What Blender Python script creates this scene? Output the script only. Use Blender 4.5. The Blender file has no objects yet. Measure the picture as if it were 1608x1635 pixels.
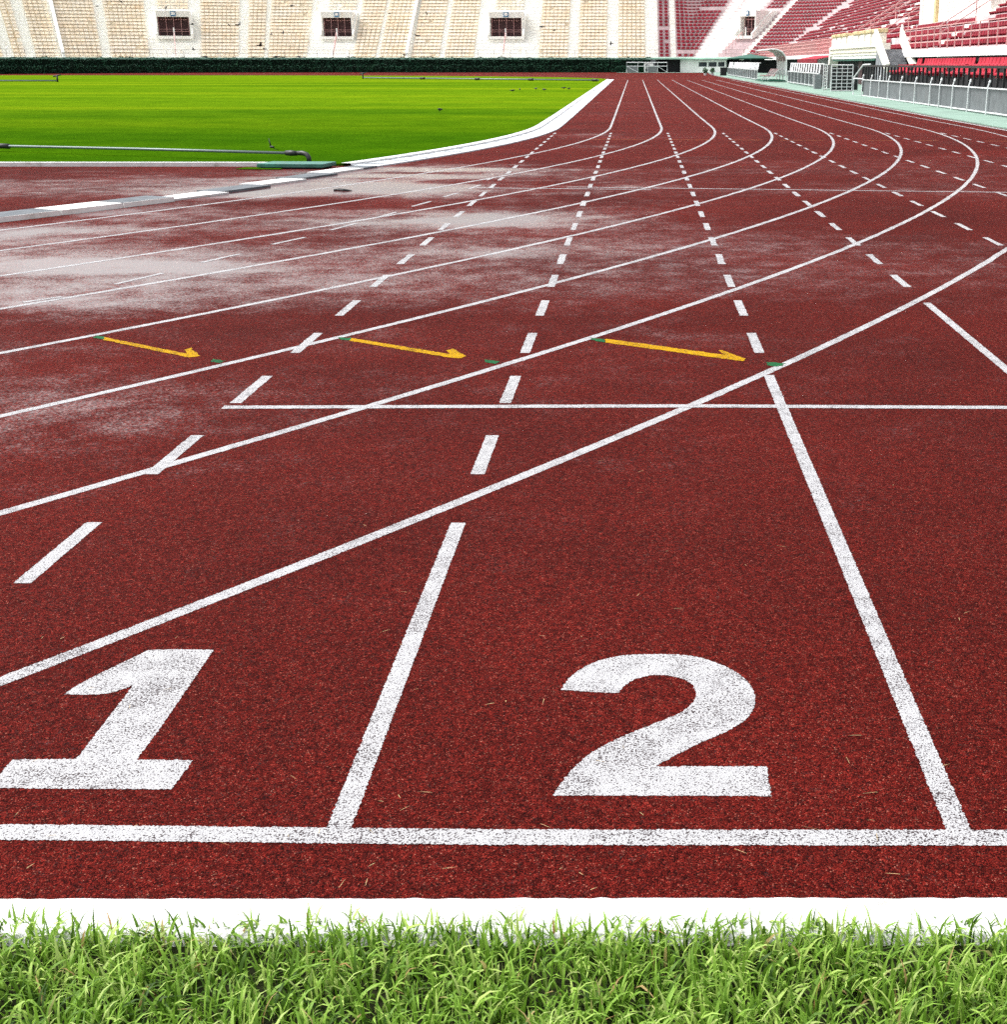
import bpy, math, random
import numpy as np
from mathutils import Vector, Matrix
random.seed(11); RNG = np.random.default_rng(7)
R = math.radians
C = bpy.context.scene.collection
sc = bpy.context.scene

# ------------------------------------------------------------------ helpers
def gz(y):
    return float(np.interp(y, [40, 118, 150, 168, 400], [0, .17, .23, .44, .44]))

class MB:
    """collects quads, boxes, bars and tubes into one mesh"""
    def __init__(s): s.v = []; s.f = []; s.mi = []; s.m = 0
    def add(s, vs, fs):
        b = len(s.v); s.v += [tuple(p) for p in vs]
        for f in fs: s.f.append(tuple(i + b for i in f)); s.mi.append(s.m)
        return s
    def quad(s, a, b, c, d): return s.add([a, b, c, d], [(0, 1, 2, 3)])
    def hexa(s, p):  # 4 bottom + 4 top
        return s.add(p, [(3, 2, 1, 0), (4, 5, 6, 7), (0, 1, 5, 4), (1, 2, 6, 5), (2, 3, 7, 6), (3, 0, 4, 7)])
    def box(s, x0, x1, y0, y1, z0, z1):
        return s.hexa([(x0, y0, z0), (x1, y0, z0), (x1, y1, z0), (x0, y1, z0), (x0, y0, z1), (x1, y0, z1), (x1, y1, z1), (x0, y1, z1)])
    def bar(s, p, q, w, h=None):
        h = h or w; p = Vector(p); q = Vector(q); d = (q - p).normalized()
        u = d.cross(Vector((0, 0, 1)))
        if u.length < 1e-3: u = Vector((1, 0, 0))
        u.normalize(); n = u.cross(d).normalized(); u = u * w / 2; n = n * h / 2
        return s.hexa([p - u - n, p + u - n, p + u + n, p - u + n, q - u - n, q + u - n, q + u + n, q - u + n])
    def tube(s, pts, r, n=10, cap=True):
        pts = [Vector(p) for p in pts]; rings = []
        b = len(s.v)
        for i, p in enumerate(pts):
            d = (pts[min(i + 1, len(pts) - 1)] - pts[max(i - 1, 0)]).normalized()
            u = d.cross(Vector((0.01, 0.02, 1)))
            if u.length < 1e-2: u = d.cross(Vector((0, 1, 0)))
            u.normalize(); w = d.cross(u)
            rr = r[i] if isinstance(r, (list, tuple)) else r
            for k in range(n):
                a = 2 * math.pi * k / n
                s.v.append(tuple(p + u * math.cos(a) * rr + w * math.sin(a) * rr))
        for i in range(len(pts) - 1):
            for k in range(n):
                k2 = (k + 1) % n
                s.f.append((b + i * n + k, b + i * n + k2, b + (i + 1) * n + k2, b + (i + 1) * n + k)); s.mi.append(s.m)
        if cap:
            s.f.append(tuple(b + k for k in range(n - 1, -1, -1))); s.mi.append(s.m)
            s.f.append(tuple(b + (len(pts) - 1) * n + k for k in range(n))); s.mi.append(s.m)
        return s
    def build(s, name, mat, parent=None, smooth=False):
        o = mesh_obj(name, s.v, s.f, mat, parent, smooth)
        if isinstance(mat, (list, tuple)):
            o.data.polygons.foreach_set('material_index', s.mi)
        return o

def org(o): return Vector(o['_o']) if o is not None and '_o' in o else Vector((0, 0, 0))

def mesh_obj(name, v, f, mat, parent=None, smooth=False):
    me = bpy.data.meshes.new(name)
    off = ORG.get(parent.name, Vector((0, 0, 0))) if parent is not None else Vector((0, 0, 0))
    v = np.asarray(v, dtype=float) - np.array(off)
    me.from_pydata(v.tolist() if len(v) < 400000 else list(map(tuple, v)), [], f)
    for m in (mat if isinstance(mat, (list, tuple)) else [mat]): me.materials.append(m)
    if smooth: me.polygons.foreach_set('use_smooth', [True] * len(me.polygons))
    me.update()
    o = bpy.data.objects.new(name, me); C.objects.link(o)
    if parent is not None: o.parent = parent; ORG[o.name] = off
    return o
ORG = {}
def thing(name, loc, label, cat, group=None):
    o = bpy.data.objects.new(name, None); C.objects.link(o); o.empty_display_size = .1
    o.location = loc; ORG[o.name] = Vector(loc)
    return tag(o, label, cat, group)
def tag(o, label, cat=None, group=None, kind=None):
    o['label'] = label
    if cat: o['category'] = cat
    if group: o['group'] = group
    if kind: o['kind'] = kind
    return o
def struct(o, label=None, cat=None):
    o['kind'] = 'structure'
    if label: o['label'] = label
    if cat: o['category'] = cat
    return o
def bevel(o, w, seg=2):
    m = o.modifiers.new('bevel', 'BEVEL'); m.width = w; m.segments = seg; m.limit_method = 'ANGLE'; return o

# numpy value noise
def vnoise(x, y, seed=0):
    xi = np.floor(x).astype(int); yi = np.floor(y).astype(int); fx = x - xi; fy = y - yi
    fx = fx * fx * (3 - 2 * fx); fy = fy * fy * (3 - 2 * fy)
    def h(a, b):
        n = (a * 374761393 + b * 668265263 + seed * 1442695041) & 0x7fffffff
        n = ((n ^ (n >> 13)) * 1274126177) & 0x7fffffff
        return ((n ^ (n >> 16)) & 0xffff) / 65535.0
    return (h(xi, yi) * (1 - fx) + h(xi + 1, yi) * fx) * (1 - fy) + (h(xi, yi + 1) * (1 - fx) + h(xi + 1, yi + 1) * fx) * fy
def fbm(x, y, seed=0, o=4):
    a = .5; t = 0; n = 0
    for k in range(o):
        t = t + a * vnoise(x * 2 ** k, y * 2 ** k, seed + k * 17); n += a; a *= .5
    return t / n

# ------------------------------------------------------------------ materials
def NM(name):
    m = bpy.data.materials.new(name); m.use_nodes = True; nt = m.node_tree
    b = nt.nodes['Principled BSDF']
    def N(t, **k):
        n = nt.nodes.new(t)
        for a, v in k.items():
            if a in n.inputs: n.inputs[a].default_value = v
            else: setattr(n, a, v)
        return n
    L = lambda a, c: nt.links.new(a, c)
    return m, b, N, L, nt
def ramp(N, L, fac, stops, interp='LINEAR'):
    r = N('ShaderNodeValToRGB'); r.color_ramp.interpolation = interp
    e = r.color_ramp.elements
    while len(e) < len(stops): e.new(.5)
    for i, (p, c) in enumerate(stops):
        e[i].position = p; e[i].color = (*c, 1) if len(c) == 3 else (c[0], c[0], c[0], 1)
    L(fac, r.inputs['Fac']); return r
def mixc(N, L, a, b, fac, mode='MIX'):
    m = N('ShaderNodeMix', data_type='RGBA', blend_type=mode)
    for sock, v in ((m.inputs[6], a), (m.inputs[7], b), (m.inputs[0], fac)):
        if hasattr(v, 'links') or isinstance(v, bpy.types.NodeSocket): L(v, sock)
        else: sock.default_value = (*v, 1) if isinstance(v, tuple) and len(v) == 3 else v
    return m.outputs[2]
def maprange(N, L, v, a, b, c=0., d=1., smooth=True):
    m = N('ShaderNodeMapRange'); m.interpolation_type = 'SMOOTHSTEP' if smooth else 'LINEAR'
    m.inputs[1].default_value = a; m.inputs[2].default_value = b; m.inputs[3].default_value = c; m.inputs[4].default_value = d
    L(v, m.inputs[0]); return m.outputs[0]
def math_(N, L, op, a, b=None):
    m = N('ShaderNodeMath', operation=op)
    for i, v in enumerate((a, b)):
        if v is None: continue
        if isinstance(v, bpy.types.NodeSocket): L(v, m.inputs[i])
        else: m.inputs[i].default_value = v
    return m.outputs[0]
def simple(name, col, rough=.6, var=.12, scale=3., metal=0., bump=0., dirt=None, dscale=1.2):
    """surface with tonal variation and optional dirt stains"""
    m, b, N, L, nt = NM(name)
    tc = N('ShaderNodeNewGeometry')
    n = N('ShaderNodeTexNoise', Scale=scale, Detail=6., Roughness=.6); L(tc.outputs['Position'], n.inputs['Vector'])
    lo = tuple(c * (1 - var * 1.6) for c in col); hi = tuple(min(1, c * (1 + var)) for c in col)
    r = ramp(N, L, n.outputs['Fac'], [(.3, lo), (.7, hi)])
    col_o = r.outputs['Color']
    if dirt:
        n2 = N('ShaderNodeTexNoise', Scale=dscale, Detail=8., Roughness=.7); L(tc.outputs['Position'], n2.inputs['Vector'])
        f = maprange(N, L, n2.outputs['Fac'], .52, .72, 0., .8)
        col_o = mixc(N, L, col_o, dirt, f)
    L(col_o, b.inputs['Base Color'])
    rr = maprange(N, L, n.outputs['Fac'], .2, .8, max(.05, rough - .12), min(1, rough + .12)); L(rr, b.inputs['Roughness'])
    b.inputs['Metallic'].default_value = metal
    if rough > .9: b.inputs['Specular IOR Level'].default_value = .08
    if bump:
        bp = N('ShaderNodeBump', Strength=bump, Distance=.02); n3 = N('ShaderNodeTexNoise', Scale=scale * 12, Detail=4.)
        L(tc.outputs['Position'], n3.inputs['Vector']); L(n3.outputs['Fac'], bp.inputs['Height']); L(bp.outputs['Normal'], b.inputs['Normal'])
    return m

def track_material():
    m, b, N, L, nt = NM('rubber_track')
    g = N('ShaderNodeNewGeometry'); P = g.outputs['Position']
    at = N('ShaderNodeAttribute', attribute_name='wet')
    v1 = N('ShaderNodeTexVoronoi', Scale=370.); L(P, v1.inputs['Vector'])
    v2 = N('ShaderNodeTexVoronoi', Scale=105.); L(P, v2.inputs['Vector'])
    n0 = N('ShaderNodeTexNoise', Scale=520., Detail=2.); L(P, n0.inputs['Vector'])
    n1 = N('ShaderNodeTexNoise', Scale=34., Detail=4., Roughness=.7); L(P, n1.inputs['Vector'])
    n2 = N('ShaderNodeTexNoise', Scale=.55, Detail=6., Roughness=.6); L(P, n2.inputs['Vector'])
    s1 = N('ShaderNodeSeparateColor'); L(v1.outputs['Color'], s1.inputs[0])
    s2 = N('ShaderNodeSeparateColor'); L(v2.outputs['Color'], s2.inputs[0])
    cr = ramp(N, L, s1.outputs[0], [(0., (.010, .0007, .0006)), (.30, (.054, .0036, .0028)), (.74, (.142, .0098, .0066)), (.965, (.205, .024, .016)), (1., (.31, .13, .09))])
    c2 = ramp(N, L, s2.outputs[1], [(0., (.62, .62, .62)), (.5, (1., 1., 1.)), (1., (1.32, 1.3, 1.3))])
    c = mixc(N, L, cr.outputs['Color'], c2.outputs['Color'], 1., 'MULTIPLY')
    c3 = ramp(N, L, n1.outputs['Fac'], [(.3, (.68, .66, .66)), (.7, (1.3, 1.3, 1.3))])
    c = mixc(N, L, c, c3.outputs['Color'], 1., 'MULTIPLY')
    c4 = ramp(N, L, n2.outputs['Fac'], [(.3, (.72, .70, .72)), (.7, (1.18, 1.14, 1.14))])
    c = mixc(N, L, c, c4.outputs['Color'], 1., 'MULTIPLY')
    # wetness : attribute broken up by fine noise
    n3 = N('ShaderNodeTexNoise', Scale=3.2, Detail=9., Roughness=.7); L(P, n3.inputs['Vector'])
    w = math_(N, L, 'ADD', at.outputs['Fac'], math_(N, L, 'MULTIPLY', math_(N, L, 'SUBTRACT', n3.outputs['Fac'], .5), 1.0))
    w = math_(N, L, 'ADD', w, math_(N, L, 'MULTIPLY', math_(N, L, 'SUBTRACT', s2.outputs[0], .5), .30))
    wet = maprange(N, L, w, .16, .88)
    pud = maprange(N, L, at.outputs['Fac'], 1.05, 1.4)
    dk = math_(N, L, 'SUBTRACT', 1., math_(N, L, 'MULTIPLY', wet, .02))
    cc = N('ShaderNodeCombineColor'); [L(dk, cc.inputs[i]) for i in range(3)]
    c = mixc(N, L, c, cc.outputs[0], 1., 'MULTIPLY')
    L(c, b.inputs['Base Color'])
    rg = maprange(N, L, wet, 0., 1., .85, .20, False)
    rg = math_(N, L, 'SUBTRACT', rg, math_(N, L, 'MULTIPLY', pud, .16))
    L(rg, b.inputs['Roughness'])
    sp = maprange(N, L, wet, 0., 1., .05, .35, False); L(sp, b.inputs['Specular IOR Level'])
    h = math_(N, L, 'ADD', math_(N, L, 'MULTIPLY', v1.outputs['Distance'], -1.), math_(N, L, 'MULTIPLY', s1.outputs[1], .9))
    h = math_(N, L, 'ADD', h, math_(N, L, 'MULTIPLY', n1.outputs['Fac'], 1.2))
    bp = N('ShaderNodeBump', Distance=.0034); L(h, bp.inputs['Height'])
    st = math_(N, L, 'SUBTRACT', maprange(N, L, wet, 0., 1., 1.0, .13, False), math_(N, L, 'MULTIPLY', pud, .125)); L(st, bp.inputs['Strength'])
    L(bp.outputs['Normal'], b.inputs['Normal'])
    # thin water film: sits in the hollows between granules, closes over where water stands
    gr = math_(N, L, 'ADD', math_(N, L, 'MULTIPLY', s1.outputs[2], .65), math_(N, L, 'MULTIPLY', s2.outputs[2], .5))
    n5 = N('ShaderNodeTexNoise', Scale=46., Detail=3., Roughness=.75); L(P, n5.inputs['Vector'])
    gr = math_(N, L, 'ADD', gr, math_(N, L, 'MULTIPLY', math_(N, L, 'SUBTRACT', n5.outputs['Fac'], .5), 1.5))
    gap = math_(N, L, 'SUBTRACT', math_(N, L, 'MULTIPLY', wet, 1.75), math_(N, L, 'MULTIPLY', gr, 1.25))
    film = maprange(N, L, gap, -.40, 1.0, 0., .84); L(film, b.inputs['Coat Weight'])
    b.inputs['Coat IOR'].default_value = 1.55
    L(maprange(N, L, wet, 0., 1., .32, .06, False), b.inputs['Coat Roughness'])
    bp2 = N('ShaderNodeBump', Distance=.0010); L(h, bp2.inputs['Height']); L(maprange(N, L, wet, .3, 1., .5, .02, False), bp2.inputs['Strength']); L(bp2.outputs['Normal'], b.inputs['Coat Normal'])
    return m

def paint(name, col, coat=.5, rough=.65):
    """road paint over rubber granules: holes show the granules below"""
    m, b, N, L, nt = NM(name)
    g = N('ShaderNodeNewGeometry'); P = g.outputs['Position']
    v = N('ShaderNodeTexVoronoi', Scale=300.); L(P, v.inputs['Vector'])
    s = N('ShaderNodeSeparateColor'); L(v.outputs['Color'], s.inputs[0])
    n = N('ShaderNodeTexNoise', Scale=14., Detail=5., Roughness=.7); L(P, n.inputs['Vector'])
    n9 = N('ShaderNodeTexNoise', Scale=210., Detail=2.); L(P, n9.inputs['Vector'])
    k = math_(N, L, 'ADD', math_(N, L, 'MULTIPLY', n.outputs['Fac'], .32), n9.outputs['Fac'])
    k = math_(N, L, 'ADD', k, math_(N, L, 'MULTIPLY', s.outputs[0], .16))
    nw = N('ShaderNodeTexNoise', Scale=3.1, Detail=6., Roughness=.7); L(P, nw.inputs['Vector'])
    k = math_(N, L, 'ADD', k, maprange(N, L, nw.outputs["Fac"], .32, .68, -.055, .05))
    hole = maprange(N, L, k, .61, .70, 0., 1.)
    r = ramp(N, L, n.outputs['Fac'], [(.3, tuple(c * .86 for c in col)), (.7, col)])
    c = mixc(N, L, (.022, .008, .010), r.outputs['Color'], hole)
    L(c, b.inputs['Base Color']); b.inputs['Roughness'].default_value = rough; b.inputs['Coat Weight'].default_value = coat; b.inputs['Specular IOR Level'].default_value = .4 if coat > .1 else .03; b.inputs['Coat Roughness'].default_value = .2
    h = math_(N, L, 'ADD', math_(N, L, 'MULTIPLY', v.outputs['Distance'], -1.), math_(N, L, 'MULTIPLY', s.outputs[1], .6))
    bp = N('ShaderNodeBump', Strength=.7, Distance=.003); L(h, bp.inputs['Height']); L(bp.outputs['Normal'], b.inputs['Normal'])
    return m

def lawn_material():
    m, b, N, L, nt = NM('mown_turf')
    g = N('ShaderNodeNewGeometry'); P = g.outputs['Position']
    mp = N('ShaderNodeMapping'); mp.inputs['Scale'].default_value = (.035, .20, 1); L(P, mp.inputs['Vector'])
    n1 = N('ShaderNodeTexNoise', Scale=1., Detail=3., Roughness=.5); L(mp.outputs[0], n1.inputs['Vector'])
    n2 = N('ShaderNodeTexNoise', Scale=22., Detail=6., Roughness=.8); L(P, n2.inputs['Vector'])
    n3 = N('ShaderNodeTexNoise', Scale=.7, Detail=6., Roughness=.65); L(P, n3.inputs['Vector'])
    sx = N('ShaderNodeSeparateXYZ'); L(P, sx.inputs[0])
    y_mix = maprange(N, L, math_(N, L, 'ADD', sx.outputs[1], math_(N, L, 'MULTIPLY', n3.outputs['Fac'], 8.)), 24., 62., 0., 1.)  # blends darker green near the front edge to lighter green farther along Y
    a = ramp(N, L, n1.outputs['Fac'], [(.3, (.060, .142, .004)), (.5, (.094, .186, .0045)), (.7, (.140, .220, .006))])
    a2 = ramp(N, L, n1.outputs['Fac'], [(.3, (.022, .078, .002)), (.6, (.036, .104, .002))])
    c = mixc(N, L, a2.outputs['Color'], a.outputs['Color'], y_mix)
    c = mixc(N, L, c, ramp(N, L, n2.outputs['Fac'], [(.3, (.35, .42, .4)), (.7, (1.6, 1.45, 1.3))]).outputs['Color'], 1., 'MULTIPLY')
    c = mixc(N, L, c, ramp(N, L, n3.outputs['Fac'], [(.3, (.78, .84, .8)), (.7, (1.24, 1.14, 1.1))]).outputs['Color'], 1., 'MULTIPLY')
    L(c, b.inputs['Base Color']); b.inputs['Roughness'].default_value = .9; b.inputs['Specular IOR Level'].default_value = .0
    bp = N('ShaderNodeBump', Strength=.4, Distance=.03); L(n2.outputs['Fac'], bp.inputs['Height']); L(bp.outputs['Normal'], b.inputs['Normal'])
    return m

def blade_material():
    m, b, N, L, nt = NM('grass_blade')
    at = N('ShaderNodeAttribute', attribute_name='tone')
    r = ramp(N, L, at.outputs['Fac'], [(0., (.030, .075, .006)), (.32, (.125, .25, .022)), (.65, (.25, .43, .055)), (.9, (.48, .63, .16)), (.955, (.38, .48, .16)), (.975, (.46, .36, .15)), (1., (.32, .18, .07))])
    out = nt.nodes['Material Output']
    L(r.outputs['Color'], b.inputs['Base Color']); b.inputs['Roughness'].default_value = .5; b.inputs['Specular IOR Level'].default_value = .25
    t = N('ShaderNodeBsdfTranslucent'); L(r.outputs['Color'], t.inputs['Color'])
    mx = N('ShaderNodeMixShader'); mx.inputs[0].default_value = .35
    L(b.outputs[0], mx.inputs[1]); L(t.outputs[0], mx.inputs[2]); L(mx.outputs[0], out.inputs['Surface'])
    return m

def seat_material(name, col, faded, dark):
    m, b, N, L, nt = NM(name)
    g = N('ShaderNodeNewGeometry')
    oi = N('ShaderNodeTexNoise', Scale=.45, Detail=5., Roughness=.7); L(g.outputs['Position'], oi.inputs['Vector'])
    n2 = N('ShaderNodeTexNoise', Scale=2.4, Detail=3.); L(g.outputs['Position'], n2.inputs['Vector'])
    r = ramp(N, L, oi.outputs['Fac'], [(.3, dark), (.5, col), (.72, faded)])
    c = mixc(N, L, r.outputs['Color'], ramp(N, L, n2.outputs['Fac'], [(.3, (.8, .8, .8)), (.7, (1.15, 1.12, 1.1))]).outputs['Color'], 1., 'MULTIPLY')
    L(c, b.inputs['Base Color']); b.inputs['Roughness'].default_value = .62; b.inputs['Specular IOR Level'].default_value = .25
    return m

def streak_material(name, col, stain):
    """white wall with vertical rust streaks running down"""
    m, b, N, L, nt = NM(name)
    g = N('ShaderNodeNewGeometry')
    mp = N('ShaderNodeMapping'); mp.inputs['Scale'].default_value = (1.6, 1.6, .12); L(g.outputs['Position'], mp.inputs['Vector'])
    n = N('ShaderNodeTexNoise', Scale=1.5, Detail=7., Roughness=.7); L(mp.outputs[0], n.inputs['Vector'])
    n2 = N('ShaderNodeTexNoise', Scale=.8, Detail=6.); L(g.outputs['Position'], n2.inputs['Vector'])
    f = math_(N, L, 'MULTIPLY', maprange(N, L, n.outputs['Fac'], .5, .75), maprange(N, L, n2.outputs['Fac'], .35, .65, .15, .9))
    c = mixc(N, L, col, stain, f)
    L(c, b.inputs['Base Color']); b.inputs['Roughness'].default_value = .75
    return m

M = dict(
    track=track_material(), white=paint('line_paint', (.44, .44, .455), .3), orange=paint('orange_paint', (.50, .272, .0004), .02),
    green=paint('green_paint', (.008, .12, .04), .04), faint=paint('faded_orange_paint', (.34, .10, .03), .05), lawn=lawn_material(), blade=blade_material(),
    soil=simple('soil', (.022, .026, .010), .95, .4, 40.), ground=simple('bare_ground', (.22, .22, .2), .9, .2, 1.),
    apron=simple('pale_green_concrete', (.20, .31, .25), .75, .12, .8, bump=.2, dirt=(.10, .16, .13), dscale=.5),
    kerbw=simple('kerb_white', (.70, .70, .70), .7, .10, 7., bump=.5, dirt=(.33, .32, .27), dscale=6.),
    kerbwet=simple('kerb_painted', (.93, .92, .90), .45, .08, 5., bump=.1, dirt=(.5, .45, .4), dscale=2.5),
    kerbg=simple('kerb_grey', (.15, .165, .18), .95, .2, 5., dirt=(.20, .21, .22), dscale=3.),
    slab=simple('gutter_slab', (.62, .66, .70), .5, .12, 3., dirt=(.34, .37, .41), dscale=2.),
    conc=streak_material('pale_concrete', (.88, .88, .83), (.66, .54, .38)),
    concs=simple('stained_concrete', (.78, .70, .56), .8, .12, .5, dirt=(.62, .46, .26), dscale=.35),
    concp=simple('pinkish_concrete', (.56, .45, .46), .8, .10, .5),
    white2=simple('white_wall', (.88, .88, .86), .6, .06, 1.),
    beige=seat_material('beige_seat_plastic', (.85, .77, .64), (.84, .80, .72), (.82, .68, .50)),
    red=seat_material('red_seat_plastic', (.22, .002, .016), (.29, .012, .030), (.16, .0015, .010)),
    bred=seat_material('bright_red_seat_plastic', (.42, .012, .035), (.50, .03, .06), (.34, .006, .02)),
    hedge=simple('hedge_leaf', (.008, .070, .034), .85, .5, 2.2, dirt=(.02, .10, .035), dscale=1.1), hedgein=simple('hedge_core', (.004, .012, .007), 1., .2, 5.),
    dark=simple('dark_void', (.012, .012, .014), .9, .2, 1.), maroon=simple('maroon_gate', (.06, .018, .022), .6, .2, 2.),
    steel=simple('white_steel', (.78, .81, .82), .45, .08, 3., dirt=(.5, .45, .4), dscale=4.),
    grey=simple('grey_steel', (.20, .215, .225), .5, .12, 3., dirt=(.2, .2, .2), dscale=1.5),
    galv=simple('galvanised_pipe', (.15, .19, .19), .4, .1, 6., metal=.3), black=simple('black_steel', (.015, .016, .018), .5, .2, 3.),
    pink=simple('pink_rail', (.66, .36, .35), .5, .1, 3.), brownrail=simple('thin_rail', (.34, .24, .22), .6, .1, 3.),
    cream=streak_material('cream_stone', (.82, .79, .70), (.50, .39, .18)), yellow=simple('yellow_trim', (.64, .52, .28), .7, .2, 2.5, dirt=(.70, .66, .54), dscale=2.2),
    teal=simple('mint_fascia', (.42, .68, .55), .6, .1, 1.), tealdk=simple('dark_green_beam', (.01, .10, .065), .5, .2, 2.),
    cover=simple('green_cover', (.035, .17, .13), .5, .2, 9., bump=.2, dirt=(.10, .20, .18), dscale=8.), glass=simple('dark_glass', (.04, .055, .065), .15, .2, 1.),
    blue=simple('blue_sign', (.06, .20, .36), .5, .1, 3.), greystone=simple('grey_stone_step', (.26, .27, .29), .8, .3, 3., bump=.3),
    brownskin=simple('smoked_canopy', (.16, .13, .10), .35, .15, 2.), rose=simple('faded_rose_seat', (.42, .22, .22), .5, .12, 3.),
    birdm=simple('black_plumage', (.010, .010, .012), .6, .3, 8.), straw=simple('straw', (.46, .34, .16), .8, .35, 30.), bush=simple('bush_leaf', (.02, .09, .02), .6, .4, 9.),
)

# ------------------------------------------------------------------ camera, light, sky
cam = bpy.data.cameras.new('camera'); co = bpy.data.objects.new('camera', cam); C.objects.link(co)
cam.sensor_fit = 'HORIZONTAL'; cam.sensor_width = 36; cam.lens = 36 * 2137.5 / 1608
cam.shift_x = -(1014 - 804) / 1608; cam.clip_end = 3000; cam.clip_start = .05
co.location = (0, 0, 1.4453); co.rotation_euler = (R(90 - 18.5), 0, 0); sc.camera = co
SUN_EL, SUN_AZ = 60., -78.      # azimuth: clockwise from +Y
w = bpy.data.worlds.new('World'); sc.world = w; w.use_nodes = True
nt = w.node_tree; bg = nt.nodes['Background']
sky = nt.nodes.new('ShaderNodeTexSky'); sky.sky_type = 'NISHITA'; sky.sun_disc = False
sky.sun_elevation = R(SUN_EL); sky.sun_rotation = R(SUN_AZ); sky.air_density = 1.; sky.dust_density = 6.; sky.ozone_density = 1.
hs = nt.nodes.new('ShaderNodeHueSaturation'); hs.inputs['Saturation'].default_value = .16; hs.inputs['Value'].default_value = 1.0
nt.links.new(sky.outputs[0], hs.inputs['Color']); nt.links.new(hs.outputs[0], bg.inputs['Color']); bg.inputs['Strength'].default_value = .15
sun = bpy.data.lights.new('sun', 'SUN'); so = bpy.data.objects.new('sun', sun); C.objects.link(so)
sun.energy = .8; sun.angle = R(18); sun.color = (1, .97, .92)
el, az = R(SUN_EL), R(SUN_AZ)
so.rotation_euler = Vector((-math.sin(az) * math.cos(el), -math.cos(az) * math.cos(el), -math.sin(el))).to_track_quat('-Z', 'Y').to_euler()
sc.view_settings.view_transform = 'Standard'; sc.view_settings.look = 'None'; sc.view_settings.exposure = 1.03; sc.view_settings.gamma = 1
sc.cycles.max_bounces = 6; sc.cycles.use_denoising = False

# ------------------------------------------------------------------ ground, track, markings
XA, R0, ZT = -.5874, 45.2087, 33.5408
XC = XA - R0
mb = MB(); n = 500
gy_ = [-n, 40, 118, 150, 168, 700]
for p, q in zip(gy_[:-1], gy_[1:]): mb.quad((-n, p, gz(p) - .05), (n, p, gz(p) - .05), (n, q, gz(q) - .05), (-n, q, gz(q) - .05))
struct(mb.build('ground', M['ground']), 'bare grey ground under the whole stadium')

xs = np.concatenate([np.arange(-130, -14, 4.), np.arange(-14, 8.6, .2), [8.62]])
ys = np.concatenate([np.arange(2.085, 36, .2), np.arange(36, 168.9, 1.5), [169.3]])
GX, GY = np.meshgrid(xs, ys)
GZ = np.interp(GY, [40, 118, 150, 168], [0, .17, .23, .44])
nx, ny = len(xs), len(ys)
V = np.stack([GX, GY, GZ], -1).reshape(-1, 3)
idx = np.arange(nx * ny).reshape(ny, nx)
F = np.stack([idx[:-1, :-1], idx[:-1, 1:], idx[1:, 1:], idx[1:, :-1]], -1).reshape(-1, 4)
track = mesh_obj('running_track', V, F.tolist(), M['track'])
track['kind'] = 'structure'; track['label'] = 'dark red rubber running track, damp in patches'
# wetness: broad damp bands plus the places where rain water stands
base = fbm(GX * .16 + 3.1, GY * .42 + 1.7, 3, 5) - .5
wet = np.clip(base * 1.3 + .27, .10, .42)
patches = [(-4.2, 10.3, 1.2, .62, .80), (-3.2, 9.7, .8, .45, .6), (-5.4, 12.2, .9, .8, .8), (-4.4, 8.9, .8, .35, .45), (-3.6, 18.9, 1.6, 1.9, .95), (-2.8, 16.9, 1.1, 1.2, .8),
           (-2.4, 13.4, .75, .55, .75), (-1.4, 13.3, .75, .55, .85), (-.55, 13.4, .5, .45, .7), (-4.5, 16.2, .9, .9, 1.1), (-3.4, 8.4, .8, .5, .35), (-1.8, 9.4, .7, .3, .4), (-1.6, 7.4, .6, .35, .3),
           (.25, 7.6, .4, .35, .42), (-2.1, 5.9, .7, .4, .10), (1.1, 5.3, .5, .25, .25), (-1.0, 11.0, .9, .35, .4), (.3, 11.3, .6, .25, .25), (1.0, 22., .8, .8, .55), (-1.6, 20., .9, .9, .7),
           (-.3, 17.3, .9, .6, .6), (-6.4, 18.5, 2.0, .5, .4), (-8.5, 19.5, 2., .3, .3), (-.6, 25.5, .9, .5, .6), (-1.2, 30., .9, .7, .5), (-.6, 42, 1., 1.2, .4), (-.3, 54., 1., 1., .4), (2.5, 16.5, 2.0, .4, .22), (-5.2, 13.9, .8, .6, .5)]
for px, py, sx, sy, a in patches:
    q = ((GX - px) / sx) ** 2 + ((GY - py) / sy) ** 2
    wet = wet + a * .78 * np.exp(-q) * np.clip(-.75 + 3.1 * fbm(GX * 1.0 + px, GY * 2.4 + py, 9, 5), 0, 1.35)
wet *= np.clip((GY - 3.0) / 2.6, .05, 1.) * np.interp(GY, [0, 16, 34, 70], [1, 1, .5, .35]) * np.interp(GX, [-2, 1, 3], [1, .82, .62]) 
ang = np.arctan2(GY - ZT, GX - XC); rad = np.hypot(GX - XC, GY - ZT)
pud = np.exp(-((GX + 4.55) / .75) ** 2 - ((GY - 16.35) / .8) ** 2) * 1.25   # pool against the kerb
wet = np.maximum(wet, pud + .25 * (pud > .5))
a = track.data.attributes.new('wet', 'FLOAT', 'POINT'); a.data.foreach_set('value', wet.reshape(-1).astype(np.float32))

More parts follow.
